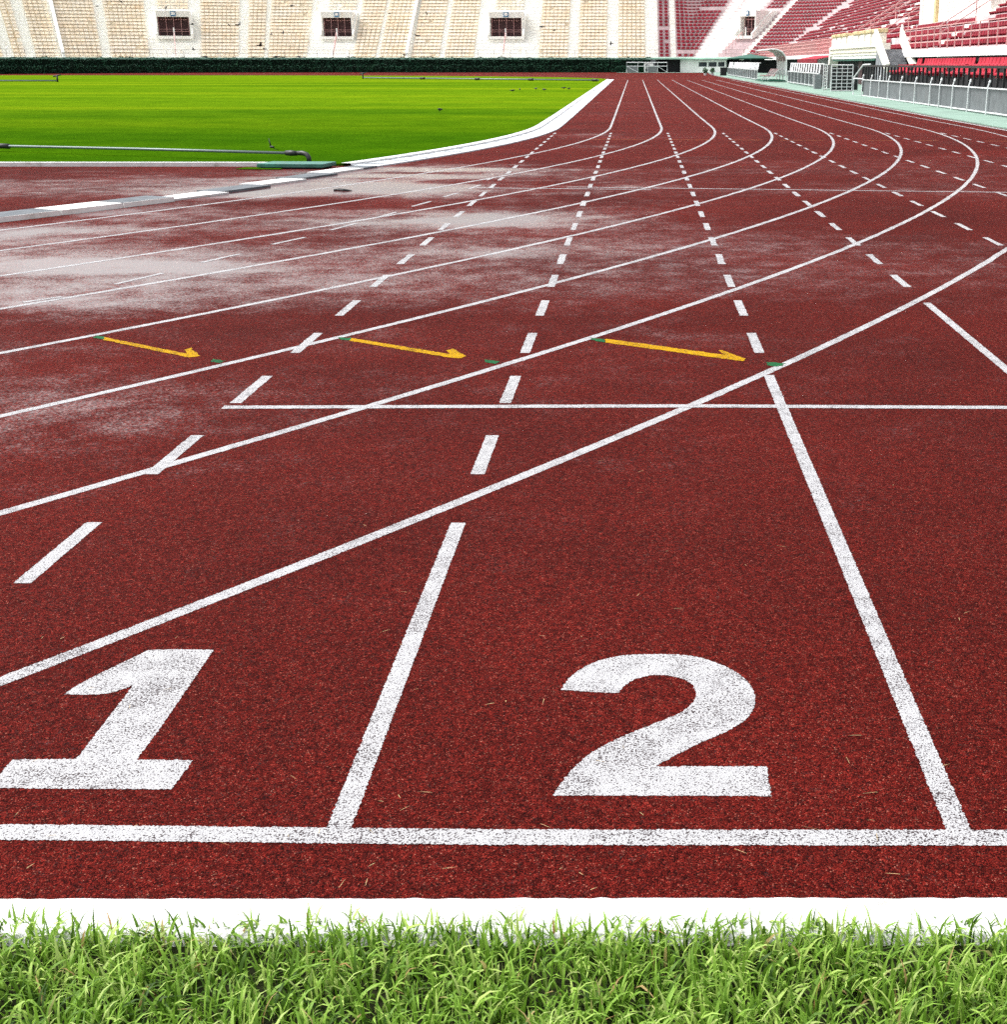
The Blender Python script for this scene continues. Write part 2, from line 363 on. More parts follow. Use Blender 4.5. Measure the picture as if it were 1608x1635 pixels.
def strip(pts, w, z, jit=True, mbx=None):
    """a painted line along pts with slightly ragged edges"""
    P = np.array(pts, float); seg = np.hypot(*np.diff(P, axis=0).T); cum = np.concatenate([[0], np.cumsum(seg)])
    t = [0.]
    while t[-1] < cum[-1]:
        y = np.interp(t[-1], cum, P[:, 1]); t.append(t[-1] + (.004 if y < 5 else .02 if y < 9 else .12 if y < 40 else .8))
    t[-1] = cum[-1]; t = np.array(t)
    x = np.interp(t, cum, P[:, 0]); y = np.interp(t, cum, P[:, 1])
    dx = np.gradient(x); dy = np.gradient(y); l = np.hypot(dx, dy); nx_, ny_ = -dy / l, dx / l
    am = np.where(y < 10, .0013, .003) if jit else 0
    j1 = RNG.normal(0, 1, len(t)) * am; j2 = RNG.normal(0, 1, len(t)) * am
    zz = np.interp(y, [40, 118, 150, 168], [0, .17, .23, .44]) + z * .16
    A = np.stack([x + nx_ * (w / 2 + j1), y + ny_ * (w / 2 + j1), zz], 1); B = np.stack([x - nx_ * (w / 2 + j2), y - ny_ * (w / 2 + j2), zz], 1)
    mbx = mbx or MB(); n = len(t)
    return mbx.add(np.concatenate([B, A]).tolist(), [(i, i + 1, n + i + 1, n + i) for i in range(n - 1)])

def arc_pts(k, y0=2.12):
    r = R0 + 1.22 * k; out = []
    for d in np.arange(-62, .001, .25):
        p = (XC + r * math.cos(R(d)), ZT + r * math.sin(R(d)))
        if p[1] >= y0 and p[0] > -24: out.append(p)
    if len(out) < 2: out = []
    return out + [(XC + r, y) for y in np.arange(ZT + 1, 118.2, 2)]
for k in range(8):
    strip(arc_pts(k), .055 if k < 4 else .05, .004).build('lane_line', M['white'], track)
LN = {-1: (.0016433, -1.80542), 0: (.0022723, -.5964), 1: (.0026561, .63788), 2: (.0033951, 1.83127), 3: (.0101, 2.879), 4: (0, 4.3295), 5: (0, 5.5359), 6: (0, 6.6872)}
def lx(k, y): return LN[k][0] * y + LN[k][1] if k < 3 else (XA + 1.22 * k) + (0)
cross = {0: 4.08, 1: 6.44, 2: 9.02}
for k, y1 in ((0, 4.205), (1, 6.43), (2, 8.52)):
    strip([(lx(k, 2.30), 2.30), (lx(k, y1), y1)], .049, .006).build('lane_line', M['white'], track)
for k in range(-1, 7):
    m_ = MB()
    for i in range(-1, 24):
        y0 = 4.76 + 1.10 * i; y1 = y0 + .55
        xa = lx(k, y0); r = math.hypot(xa - XC, y0 - ZT)
        if r > R0 + 1.22 * 7 - .02 or y1 > 31. or (k == 0 and i < 0): continue
        strip([(lx(k, y0), y0), (lx(k, y1), y1)], .052, .006, True, m_)
    m_.build('dashed_line', M['white'], track)
strip([(-2.4, 2.318), (-1.26, 2.318), (-.26, 2.299), (.73, 2.297), (8.5, 2.297)], .056, .008).build('start_line', M['white'], track)
strip([(-1.83, 5.782), (.24, 5.806), (1.65, 5.777), (8.5, 5.76)], .056, .008).build('start_line', M['white'], track)
strip([(-2.0, 16.86), (.2, 16.62)], .05, .008).build('thin_line', M['white'], track)
strip([(-.84, 16.98), (4.39, 16.25), (8.5, 16.1)], .05, .0085).build('thin_line', M['white'], track)
m_ = MB()
for x0, x1 in ((-.9, .3), (.6, 1.6), (1.9, 2.55), (2.9, 3.75), (4.6, 5.1), (5.6, 6.0), (6.9, 8.2)): strip([(x0, 27.9 - x0 * .08), (x1, 27.9 - x1 * .08)], .07, .008, True, m_)
m_.build('faded_dashed_line', M['faint'], track)
BREAK = [((-3.9113, 8.5398), (-3.7497, 8.7583)), ((-3.5967, 9.2839), (-3.4395, 9.7984)), ((-3.3297, 10.3462), (-3.1687, 10.8351)), ((-3.0629, 11.436), (-2.8996, 11.9179)), ((-2.7919, 12.4649), (-2.6646, 12.9826)), ((-2.5536, 13.5549), (-2.4488, 14.0417)), ((-2.3781, 14.6031), (-2.2663, 15.1524)), ((-2.1931, 15.6974), (-2.0853, 16.1842)), ((-2.0301, 16.7184), (-1.9435, 17.2512)), ((-1.9451, 18.0153), (-1.8978, 18.3603))]
m_ = MB()
for p, q in BREAK: strip([p, q], .042, .007, True, m_)
m_.build('dashed_break_line', M['white'], track)
ONE = [(-1.2645, 3.1884), (-1.1831, 3.1923), (-1.0967, 3.1884), (-1.0931, 2.9647), (-1.0902, 2.7697), (-1.0924, 2.6094), (-0.9673, 2.6066), (-0.9745, 2.4835), (-1.1387, 2.4844), (-1.3559, 2.4895), (-1.3615, 2.5311), (-1.3655, 2.6094), (-1.2965, 2.6108), (-1.2253, 2.6122), (-1.2278, 2.7882), (-1.2314, 2.9855), (-1.2456, 2.9612), (-1.2772, 2.934), (-1.3274, 2.9272), (-1.3815, 2.9306), (-1.3636, 2.9907), (-1.3157, 3.0896)]
TWO = [(-0.1808, 2.9543), (-0.161, 3.0249), (-0.1241, 3.0891), (-0.0773, 3.1326), (-0.021, 3.1557), (0.044, 3.1615), (0.109, 3.1595), (0.165, 3.1421), (0.2189, 3.0985), (0.2624, 3.0394), (0.2844, 2.9717), (0.2893, 2.9116), (0.2777, 2.8455), (0.2511, 2.7897), (0.2039, 2.7358), (0.1516, 2.6909), (0.1076, 2.6473), (0.0718, 2.6091), (0.0424, 2.5799), (0.1667, 2.5799), (0.2863, 2.5799), (0.2832, 2.4561), (0.0486, 2.4574), (-0.1711, 2.4586), (-0.1601, 2.4971), (-0.1365, 2.5636), (-0.1013, 2.633), (-0.0537, 2.6909), (0.003, 2.7434), (0.0615, 2.7929), (0.1066, 2.8342), (0.1343, 2.8783), (0.1477, 2.9286), (0.1422, 2.9805), (0.1203, 3.0159), (0.0817, 3.0339), (0.0425, 3.0376), (0.0032, 3.0159), (-0.0238, 2.9805), (-0.0411, 2.9371), (-0.1115, 2.944)]
def glyph(pts, z, corner=28, jit=.0012, step=.004, smooth=True):
    P = [Vector((p[0], p[1])) for p in pts]; n = len(P); out = []
    def sharp(i):
        a = P[i] - P[i - 1]; b = P[(i + 1) % n] - P[i]
        return abs(a.angle_signed(b)) > R(corner)
    for i in range(n):
        p1, p2 = P[i], P[(i + 1) % n]
        p0 = P[i - 1] if not sharp(i) else p1 - (p2 - p1); p3 = P[(i + 2) % n] if not sharp((i + 1) % n) else p2 + (p2 - p1)
        m = max(2, int((p2 - p1).length / step))
        for j in range(m):
            t = j / m
            q = .5 * ((2 * p1) + (p2 - p0) * t + (2 * p0 - 5 * p1 + 4 * p2 - p3) * t * t + (3 * p1 - p0 - 3 * p2 + p3) * t ** 3) if smooth else p1.lerp(p2, t)
            out.append((q.x + random.gauss(0, jit), q.y + random.gauss(0, jit), z * .16))
    return MB().add(out, [tuple(range(len(out)))])
from mathutils.geometry import tessellate_polygon
def glyph_obj(pts, name, mat, z, **k):
    g = glyph(pts, z, **k); tri = tessellate_polygon([[Vector(p) for p in g.v]])
    fs = []
    for t in tri:
        a, b_, c_ = [g.v[i] for i in t]
        cr = (b_[0] - a[0]) * (c_[1] - a[1]) - (b_[1] - a[1]) * (c_[0] - a[0])
        fs.append(tuple(t) if cr > 0 else tuple(reversed(t)))
    return mesh_obj(name, g.v, fs, mat, track)
glyph_obj(ONE, 'lane_number', M['white'], .005)['label'] = 'big white figure 1 painted in the lane'
glyph_obj(TWO, 'lane_number', M['white'], .005)['label'] = 'big white figure 2 painted in the lane'
ARROWS = [[(-2.9621, 7.3844), (-2.6534, 7.158), (-2.362, 6.9443), (-2.4012, 7.0414), (-2.3835, 7.0909), (-2.2687, 6.8809), (-2.312, 6.8379), (-2.3449, 6.8652), (-2.6356, 7.0826), (-2.938, 7.3133)], [(-1.5819, 7.3647), (-1.2689, 7.1394), (-0.9718, 6.9267), (-1.0047, 7.0193), (-0.9737, 7.0686), (-0.8803, 6.8793), (-0.9091, 6.817), (-0.9605, 6.8403), (-1.2592, 7.0562), (-1.5693, 7.2853)], [(-0.1631, 7.3379), (0.1719, 7.1131), (0.4783, 6.9008), (0.4395, 7.0218), (0.4599, 7.0283), (0.5699, 6.8145), (0.5548, 6.7454), (0.4717, 6.799), (0.1663, 7.0136), (-0.1643, 7.2325)]]
GREENS = [[(-3.0263, 7.4386), (-2.9679, 7.4114), (-2.9447, 7.3266), (-3.0161, 7.3665)], [(-2.1804, 6.8032), (-2.0971, 6.7573), (-2.1134, 6.712), (-2.1787, 6.7573)], [(-1.6567, 7.3826), (-1.5836, 7.3647), (-1.5693, 7.294), (-1.6288, 7.3116)], [(-0.7689, 6.7863), (-0.6866, 6.7482), (-0.7063, 6.6807), (-0.7712, 6.7331)], [(-0.251, 7.3737), (-0.1594, 7.329), (-0.1645, 7.2412), (-0.2201, 7.2673)], [(0.6728, 6.7378), (0.7641, 6.6925), (0.7114, 6.611), (0.657, 6.6701)]]
for a_ in ARROWS: glyph_obj(a_, 'orange_arrow', M['orange'], .009, smooth=False, jit=.003, step=.02)
for a_ in GREENS: glyph_obj(a_, 'green_mark', M['green'], .0095, smooth=False, jit=.006, step=.02)
strip([(8.50, y) for y in np.arange(4, 164, 2.)], .10, .006, False).build('track_edge_line', M['white'], track)
strip([(-2.2, 119.2), (8.4, 119.2)], .18, .006, False).build('thin_line', M['faint'], track)

# pale apron along the stand side
mb = MB()
yy = [-10, 20, 40, 60, 90, 118, 150, 168, 190]
for p, q in zip(yy[:-1], yy[1:]): mb.quad((8.64, p, gz(p) + .03), (40, p, gz(p) + .03), (40, q, gz(q) + .03), (8.64, q, gz(q) + .03))
for p, q in zip(yy[:-1], yy[1:]): mb.quad((8.64, p, gz(p) - .05), (8.64, p, gz(p) + .03), (8.64, q, gz(q) + .03), (8.64, q, gz(q) - .05))
mb.quad((-2.2, 166.2, gz(166.2) + .02), (8.64, 166.2, gz(166.2) + .02), (8.64, 190, .47), (-2.2, 190, .47)); mb.quad((-130, 169.35, .46), (-2.2, 169.35, .46), (-2.2, 190, .47), (-130, 190, .47))
struct(mb.build('pavement', M['apron']), 'pale green concrete apron between track and stand')

# infield turf
def curve_edge(r, y0=None, dmin=-62):
    out = []
    for d in np.arange(dmin, .001, .5):
        p = (XC + r * math.cos(R(d)), ZT + r * math.sin(R(d)))
        if y0 is None or p[1] > y0: out.append(p)
    return out
RL = R0 - 1.776
edge = [(XC + math.sqrt(RL ** 2 - (20.56 - ZT) ** 2), 20.56)] + curve_edge(RL, 20.6) + [(XC + RL, y) for y in np.arange(ZT + 2, 118, 4)] + [(XC + RL, 118)]
for d in np.arange(4, 91, 4): edge.append((XC + RL * math.cos(R(d)), 118 + (150.5 - 118) * math.sin(R(d))))
ey = np.array([p[1] for p in edge]); ex = np.array([p[0] for p in edge])
mb = MB()
for i in range(len(edge) - 1):
    (x0, y0), (x1, y1) = edge[i], edge[i + 1]
    mb.quad((-135, y0, gz(y0) + .035), (x0, y0, gz(y0) + .035), (x1, y1, gz(y1) + .035), (-135, y1, gz(y1) + .035))
    mb.quad((x0, y0, gz(y0) - .02), (x1, y1, gz(y1) - .02), (x1, y1, gz(y1) + .035), (x0, y0, gz(y0) + .035))
mb.quad((-135, 20.56, 0), (edge[0][0], 20.56, 0), (edge[0][0], 20.56, .035), (-135, 20.56, .035))
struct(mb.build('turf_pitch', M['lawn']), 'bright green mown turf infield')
# short turf blades along the open edge of the pitch
def blades(n, x, y, z0, length, width, lean, tone, segs=4, bend=1.):
    az = RNG.uniform(0, 2 * math.pi, n); ln = lean; t = np.linspace(0, 1, segs + 1)
    V = np.zeros((n, segs + 1, 2, 3)); pa = np.stack([x, y, z0], 1); ang = np.full(n, 0.) + ln * .35
    cur = pa.copy(); side = az + math.pi / 2 + RNG.normal(0, .5, n)
    tw = RNG.normal(0, .5, n)
    for s in range(segs + 1):
        wdt = width * min(1., .62 + .9 * t[s]) * (1 - t[s] ** 2.3) * .5 + .00015
        sx = np.cos(side + tw * t[s]) * wdt; sy = np.sin(side + tw * t[s]) * wdt
        V[:, s, 0] = cur + np.stack([sx, sy, wdt * 0.15], 1); V[:, s, 1] = cur - np.stack([sx, sy, wdt * .15], 1)
        step = length / segs
        cur = cur + np.stack([np.sin(ang) * np.cos(az) * step, np.sin(ang) * np.sin(az) * step, np.cos(ang) * step], 1)
        cur[:, 2] = np.maximum(cur[:, 2], z0 + .003)
        ang = np.minimum(ang + ln * bend * (.35 + .3 * s) / 1., 1.75)
    nv = (segs + 1) * 2; V = V.reshape(-1, 3); b = (np.arange(n) * nv)[:, None]
    F = np.concatenate([b + np.array([2 * s, 2 * s + 1, 2 * s + 3, 2 * s + 2]) for s in range(segs)], 0)
    return V, F, np.repeat(tone, nv)
def blade_obj(name, V, F, tone, mat):
    me = bpy.data.meshes.new(name); me.vertices.add(len(V)); me.vertices.foreach_set('co', V.reshape(-1).astype(np.float32))
    me.loops.add(F.size); me.loops.foreach_set('vertex_index', F.reshape(-1).astype(np.int32))
    me.polygons.add(len(F)); me.polygons.foreach_set('loop_start', np.arange(0, F.size, 4, dtype=np.int32))
    me.polygons.foreach_set('use_smooth', np.ones(len(F), bool)); me.materials.append(mat); me.update(calc_edges=True); me.validate()
    at = me.attributes.new('tone', 'FLOAT', 'POINT'); at.data.foreach_set('value', tone.astype(np.float32))
    o = bpy.data.objects.new(name, me); C.objects.link(o); return o

# grass verge before the kerb
mb = MB(); mb.quad((-8, -6, -.012), (8, -6, -.012), (8, 1.985, -.012), (-8, 1.985, -.012)); struct(mb.build('soil', M['soil']), 'dark soil under the grass verge')
n = 58000
x = RNG.uniform(-2.3, 2.2, n); y = RNG.uniform(1.3, 2.01, n) + .012 * np.sin(x * 9) + .01 * np.sin(x * 23 + 1)
clump = fbm(x * 14, y * 14, 5, 3)
keep = (clump + RNG.uniform(-.3, .3, n) > .33) & (y < 2.018)
x, y, clump = x[keep], y[keep], clump[keep]; n = len(x)
L_ = RNG.gamma(9, .0060, n).clip(.02, .082) * np.where(y > 1.98, .75, 1.); lean = np.abs(RNG.normal(.80, .42, n)).clip(.08, 1.7)
tone = np.clip(.52 + RNG.normal(0, .26, n) + (clump - .5) * .5, .03, .93); tone = np.where(RNG.random(n) < .022, RNG.uniform(.95, 1, n), tone)
V1, F1, T1 = blades(n, x, y, np.full(n, -.01), L_, RNG.uniform(.0036, .0074, n), lean, tone, 4, .8)
g1 = blade_obj('grass', V1, F1, T1, M['blade']); tag(g1, 'coarse bright green grass blades along the white kerb', 'grass', kind='stuff')
# white concrete edging
m_ = MB(); rows = []
xsE = np.arange(-8, 8.01, .02)
prof = [(1.97, -.02), (1.98, .006), (1.99, .010), (2.07, .010), (2.082, .010), (2.088, -.02)]
for j, (py_, pz) in enumerate(prof):
    rows.append([(xx, py_ + .0015 * math.sin(xx * 1.7) + random.gauss(0, .0012) * (j > 2), pz) for xx in xsE])
nE = len(xsE)
m_.add([p for r_ in rows for p in r_], [(j * nE + i, j * nE + i + 1, (j + 1) * nE + i + 1, (j + 1) * nE + i) for j in range(len(prof) - 1) for i in range(nE - 1)])
struct(m_.build('kerb', M['kerbw'], smooth=True), 'white concrete kerb between grass and track')
# dry stalks lying on the track
n = 150
x = RNG.uniform(-2.6, 2.6, n); y = 2.1 + RNG.gamma(1.3, .55, n); ok = y < 6; x, y = x[ok], y[ok]; n = len(x)
V2, F2, T2 = blades(n, x, y, np.full(n, .004), RNG.uniform(.006, .034, n), RNG.uniform(.0007, .0016, n), np.full(n, 3.8), np.full(n, .97), 4, .25)
V2[:, 2] = .004 + (V2[:, 2] - .004) * .2
tag(blade_obj('dry_grass_litter', V2, F2, T2, M['straw']), 'pale dry grass stalks scattered over the red rubber', 'litter', kind='stuff')

# infield edging, inner kerb and gutter
mb = MB(); mb.box(-130, -5.3, 20.44, 20.56, 0, .06); struct(mb.build('kerb', M['kerbw']), 'white strip edging the turf behind the red apron')
def ring(r0, r1, d0, d1, z0, z1, mb, step=.6):
    k = max(1, int(abs(d1 - d0) / step)); dd = np.linspace(d0, d1, k + 1)
    P = lambda r, d, z: (XC + r * math.cos(R(d)), ZT + r * math.sin(R(d)), z)
    for a_, b_ in zip(dd[:-1], dd[1:]):
        mb.quad(P(r0, a_, z1), P(r1, a_, z1), P(r1, b_, z1), P(r0, b_, z1))
        mb.quad(P(r1, a_, z0), P(r1, b_, z0), P(r1, b_, z1), P(r1, a_, z1)); mb.quad(P(r0, b_, z0), P(r0, a_, z0), P(r0, a_, z1), P(r0, b_, z1))
    for d, s_ in ((d0, 1), (d1, -1)): mb.quad(*[P(r_, d, z_) for r_, z_ in ((r0, z0), (r1, z0), (r1, z1), (r0, z1))][::s_])
    return mb
kerb = thing('kerb', (-5, 15, 0), 'raised inner kerb of alternating white and grey blocks', 'kerb'); kerb['kind'] = 'structure'
dy = lambda yv, r: math.degrees(math.asin((yv - ZT) / r))
edges = [5.2 + .98 * i for i in range(11)] ; dcur = dy(5.0, 44.4); i = 0
dend = dy(15.25, 44.4); size = 1.05
while dcur < dend - .2:
    dn = min(dcur + size, dend)
    ring(44.28, 44.66, dcur + .01, dn - .01, -.01, .052, MB()).build('kerb_block', [M['kerbg'], M['kerbwet']][i % 2], kerb); 
    ring(44.66, 44.672, dcur + .01, dn - .01, -.01, .050, MB()).build('kerb_face', M['kerbwet'], kerb)
    dcur = dn; i += 1
dend = dy(20.35, 43.9)
while dcur < dend - .05:
    dn = min(dcur + 1.25, dend); tt = (dcur - dy(15.25, 44.4)) / (dend - dy(15.25, 44.4)); ro = 44.62 - .58 * min(1, tt * 1.3)
    ring(ro - .36, ro, dcur + .02, dn - .02, -.01, .022, MB()).build('kerb_block', [M['kerbg'], M['kerbw']][i % 2], kerb); dcur = dn; i += 1
gut = MB(); d_ = dcur
gp = [(XC + 44.03 * math.cos(R(d)), ZT + 44.03 * math.sin(R(d)), XC + (RL + .004) * math.cos(R(d)), ZT + (RL + .004) * math.sin(R(d))) for d in np.arange(dcur, .01, .5)]
gp += [(XC + 44.03, y_, XC + RL + .004, y_) for y_ in np.arange(ZT + 1, 119, 1.)]
gut_o = thing('gutter', (-2, 40, 0), 'white slab gutter curving along the turf edge', 'gutter'); gut_o['kind'] = 'structure'
a_, b_ = MB(), MB()
for j in range(len(gp) - 1):
    p, q = gp[j], gp[j + 1]; zp, zq = gz(p[1]), gz(q[1])
    mid = lambda g_, t: (g_[0] + (g_[2] - g_[0]) * t, g_[1] + (g_[3] - g_[1]) * t)
    pt, qt = mid(p, .72), mid(q, .72)
    b_.quad((p[0], p[1], zp + .02), (q[0], q[1], zq + .02), (*qt, zq + .02), (*pt, zp + .02)); b_.quad((p[0], p[1], zp - .01), (q[0], q[1], zq - .01), (q[0], q[1], zq + .02), (p[0], p[1], zp + .02))
    a_.quad((*pt, zp + .05), (*qt, zq + .05), (q[2], q[3], zq + .05), (p[2], p[3], zp + .05)); a_.quad((*pt, zp + .02), (*qt, zq + .02), (*qt, zq + .05), (*pt, zp + .05))
b_.build('slab', M['slab'], gut_o); a_.build('rim', M['kerbw'], gut_o)
m_ = MB()
for j in range(1, len(gp) - 1, 2):
    p = gp[j]
    if p[1] > 80: break
    u = Vector((p[2] - p[0], p[3] - p[1])); t_ = Vector((-u.y, u.x)).normalized() * .035
    q0 = Vector((p[0], p[1])) + u * .1; q1 = Vector((p[0], p[1])) + u * .68; z_ = gz(p[1]) + .026
    m_.quad((*(q0 - t_), z_), (*(q0 + t_), z_), (*(q1 + t_), z_), (*(q1 - t_), z_))
m_.build('drain_slot', M['kerbg'], gut_o)

# irrigation pipes and the green cover
t = thing('irrigation_pipe', (-4.95, 20.75, .04), 'long grey irrigation pipe with elbow ending beside the green cover', 'pipe', 'irrigation pipes on the turf')
pts = [(-17, 26.1, .13), (-13.5, 24.6, .12), (-10.9, 23.5, .125), (-8, 22.2, .15), (-5.15, 20.86, .165)]
MB().tube(pts, .021, 12).build('pipe', M['galv'], t, True)
MB().tube([(-10.95, 23.53, .125), (-10.55, 23.35, .127)], .042, 12).build('coupling', M['black'], t, True)
MB().tube([(-5.28, 20.93, .165), (-5.20, 20.885, .166), (-5.10, 20.84, .166)], [.036, .042, .036], 12).build('coupling', M['black'], t, True)
MB().tube([(-5.12, 20.85, .166), (-5.0, 20.80, .172), (-4.935, 20.77, .155), (-4.90, 20.75, .11), (-4.895, 20.745, .03)], [.03, .036, .036, .036, .036], 12).build('elbow', M['black'], t, True)
t = thing('valve_cover', (-5., 20.2, 0), 'dark green box cover lying on the kerb beside the pipe elbow', 'cover')
bevel(MB().hexa([(-5.48, 19.97, .02), (-4.5, 19.90, .02), (-4.42, 20.42, .02), (-5.38, 20.48, .02), (-5.48, 19.97, .075), (-4.5, 19.90, .075), (-4.42, 20.42, .075), (-5.38, 20.48, .075)]).build('lid', M['cover'], t), .008)
bevel(MB().hexa([(-5.42, 20.02, .001), (-4.55, 19.96, .001), (-4.48, 20.38, .001), (-5.33, 20.43, .001), (-5.42, 20.02, .02), (-4.55, 19.96, .02), (-4.48, 20.38, .02), (-5.33, 20.43, .02)]).build('frame', M['black'], t), .003)
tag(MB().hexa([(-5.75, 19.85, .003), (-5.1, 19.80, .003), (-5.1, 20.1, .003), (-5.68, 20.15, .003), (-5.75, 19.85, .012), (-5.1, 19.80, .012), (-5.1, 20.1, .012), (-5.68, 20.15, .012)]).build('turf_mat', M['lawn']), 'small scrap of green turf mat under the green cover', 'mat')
def far_pipe(p0, p1, label, head_at, couplings):
    t = thing('irrigation_pipe', p0, label, 'pipe', 'irrigation pipes on the turf')
    MB().tube([p0, p1], .05, 8).build('pipe', M['galv'], t, True)
    for c in couplings:
        q = Vector(p0).lerp(Vector(p1), c); d = (Vector(p1) - Vector(p0)).normalized() * .25
        MB().tube([q - d, q + d], .09, 8).build('coupling', M['black'], t, True)
    q = Vector(p0).lerp(Vector(p1), head_at)
    m_ = MB(); m_.tube([q + Vector((0, 0, -.12)), q + Vector((0, 0, .38))], .06, 8); m_.tube([q + Vector((-.28, 0, .30)), q + Vector((.3, 0, .42))], .05, 8)
    m_.build('sprinkler_head', M['black'], t, True)
far_pipe((-23.4, 121, .30), (-2.7, 105.2, .27), 'far irrigation pipe crossing the turf to the gutter, with joints', 0., (.28, .52, .74, .985))
far_pipe((-56, 103.5, .26), (-42.3, 103, .26), 'far irrigation pipe with upright sprinkler before the beige stand', 1., (.5,))

# ------------------------------------------------------------------ the bowl of stands
RISE, TREAD, Z0, NROW = .40, .62, 2.25, 24
def path(s):
    d42 = R(42)
    if s < -36.8:
        a = (-36.8 - s) / 80; return (-31.6 - 80 * math.sin(a), 172 - 80 * (1 - math.cos(a))), (-math.sin(a), math.cos(a))
    if s <= 0: return (5.2 + s, 172.), (0., 1.)
    if s < 2.932: a = s / 4; return (5.2 + 4 * math.sin(a), 168 + 4 * math.cos(a)), (math.sin(a), math.cos(a))
    if s < 12.082: t = s - 2.932; return (7.877 + t * math.cos(d42), 170.973 - t * math.sin(d42)), (math.sin(d42), math.cos(d42))
    if s < 15.433: a = d42 + (s - 12.082) / 4; return (14.677 + 4 * (math.sin(a) - math.sin(d42)), 164.85 + 4 * (math.cos(a) - math.cos(d42))), (math.sin(a), math.cos(a))
    return (16., 161.88 - (s - 15.433)), (1., 0.)
def P(s, d, z):
    (x, y), (nx_, ny_) = path(s); return (x + nx_ * d, y + ny_ * d, z)
SY = lambda y: 177.313 - y          # s of a point on the long straight side
def srange(a, b, extra=()):
    pts = {a, b}; s = a
    while s < b:
        pts.add(s); s += 2. if s < -36.8 or s > 15.4 or s < 0 else .5
    for e in list(extra) + [-36.8, 0, 2.932, 12.082, 15.433]:
        if a < e < b: pts.add(e)
    return sorted(pts)
def sbox(mb, s0, s1, d0, d1, z0, z1):
    k = max(1, int(abs(s1 - s0) / 2) if (s0 < -36.8 or (0 < s0 < 16)) else 1)
    ss = np.linspace(s0, s1, k + 1)
    for a, b in zip(ss[:-1], ss[1:]):
        mb.hexa([P(a, d0, z0), P(b, d0, z0), P(b, d1, z0), P(a, d1, z0), P(a, d0, z1), P(b, d0, z1), P(b, d1, z1), P(a, d1, z1)])
    return mb
def terrace(mb, a, b, holes, rows=NROW):
    ex = [e for h in holes for e in h[:2]]
    ss = srange(a, b, ex)
    for s0, s1 in zip(ss[:-1], ss[1:]):
        mid = (s0 + s1) / 2
        for n in range(rows):
            if any(h[0] <= mid <= h[1] and h[2] <= n < h[3] for h in holes): continue
            z = Z0 + n * RISE; zl = z - RISE if n else 2.13
            d = n * TREAD
            mb.quad(P(s0, d, zl), P(s1, d, zl), P(s1, d, z), P(s0, d, z)); mb.quad(P(s0, d, z), P(s1, d, z), P(s1, d + TREAD, z), P(s0, d + TREAD, z))
        mb.quad(P(s0, -.9, 2.13), P(s1, -.9, 2.13), P(s1, 0, 2.13), P(s0, 0, 2.13))
        dt = rows * TREAD; zt = Z0 + (rows - 1) * RISE
        mb.quad(P(s0, dt, zt - .1), P(s1, dt, zt - .1), P(s1, dt, zt + 1.2), P(s0, dt, zt + 1.2)); mb.quad(P(s1, dt + .3, 0), P(s0, dt + .3, 0), P(s0, dt + .3, zt + 1.2), P(s1, dt + .3, zt + 1.2)); mb.quad(P(s0, dt, zt + 1.2), P(s1, dt, zt + 1.2), P(s1, dt + .3, zt + 1.2), P(s0, dt + .3, zt + 1.2))
# seat shells : x along the row, y towards the back, z up
def seat_shell(top, wide):
    v = []; f = []
    m_ = MB(); h = wide / 2
    pr = [(.08, .115), (.10, .165), (.16, .175), (.38, .155), (.455, .19), (.485, .30), (.505, top)]   # side profile of the upper face
    for y_, z_ in pr: m_.v += [(-h * (.94 if z_ == top else 1), y_, z_), (h * (.94 if z_ == top else 1), y_, z_)]
    for i_ in range(len(pr) - 1): m_.f.append((2 * i_, 2 * i_ + 1, 2 * i_ + 3, 2 * i_ + 2)); m_.mi.append(0)
    k = len(m_.v)
    m_.add([(-h * .94, .53, top), (h * .94, .53, top), (h, .515, .13), (-h, .515, .13), (-h, .08, .085), (h, .08, .085)], [])
    m_.f += [(k - 2, k - 1, k + 1, k), (k, k + 1, k + 2, k + 3), (k + 3, k + 2, k + 5, k + 4), (k + 4, k + 5, 1, 0)]; m_.mi += [0] * 4
    m_.f += [tuple([0, 2, 4, 6, 8, 10, 12, k, k + 3, k + 4]), tuple([1, k + 5, k + 2, k + 1, 13, 11, 9, 7, 5, 3])]; m_.mi += [0, 0]
    m_.add([(-.05, .12, 0), (.05, .12, 0), (.05, .3, 0), (-.05, .3, 0), (-.05, .12, .12), (.05, .12, .12), (.05, .3, .14), (-.05, .3, .14)], [(0, 1, 5, 4), (1, 2, 6, 5), (2, 3, 7, 6), (3, 0, 4, 7)])
    return m_
def seat_rows(blocks, pitch=.475, missing=0.):
    """(x, y, z, rotation, how large it shows) of every seat in the blocks (s0, s1, first row, last row)"""
    out = []
    for s0, s1, n0, n1 in blocks:
        for n in range(n0, n1):
            d = n * TREAD; ss = np.linspace(s0, s1, 30); pp = np.array([P(s, d, 0)[:2] for s in ss]); cum = np.concatenate([[0], np.cumsum(np.hypot(*np.diff(pp, axis=0).T))])
            k = int(cum[-1] / pitch)
            for i in range(k):
                if i % 6 == 0: gone = RNG.random() < missing
                if RNG.random() < .012 or gone: continue
                s = float(np.interp((i + .5) * cum[-1] / k, cum, ss)); (x_, y_, z_) = P(s, d, Z0 + n * RISE + .003); nn = path(s)[1]
                u = 1014 + 2254 * x_ / y_; vis = 1 / y_ if 5 < u < 1600 and 102 - (z_ + .3 - 1.445) * 2377 / y_ > 4 else 0
                out.append((x_, y_, z_, math.atan2(nn[1], nn[0]) - math.pi / 2, vis))
    return out
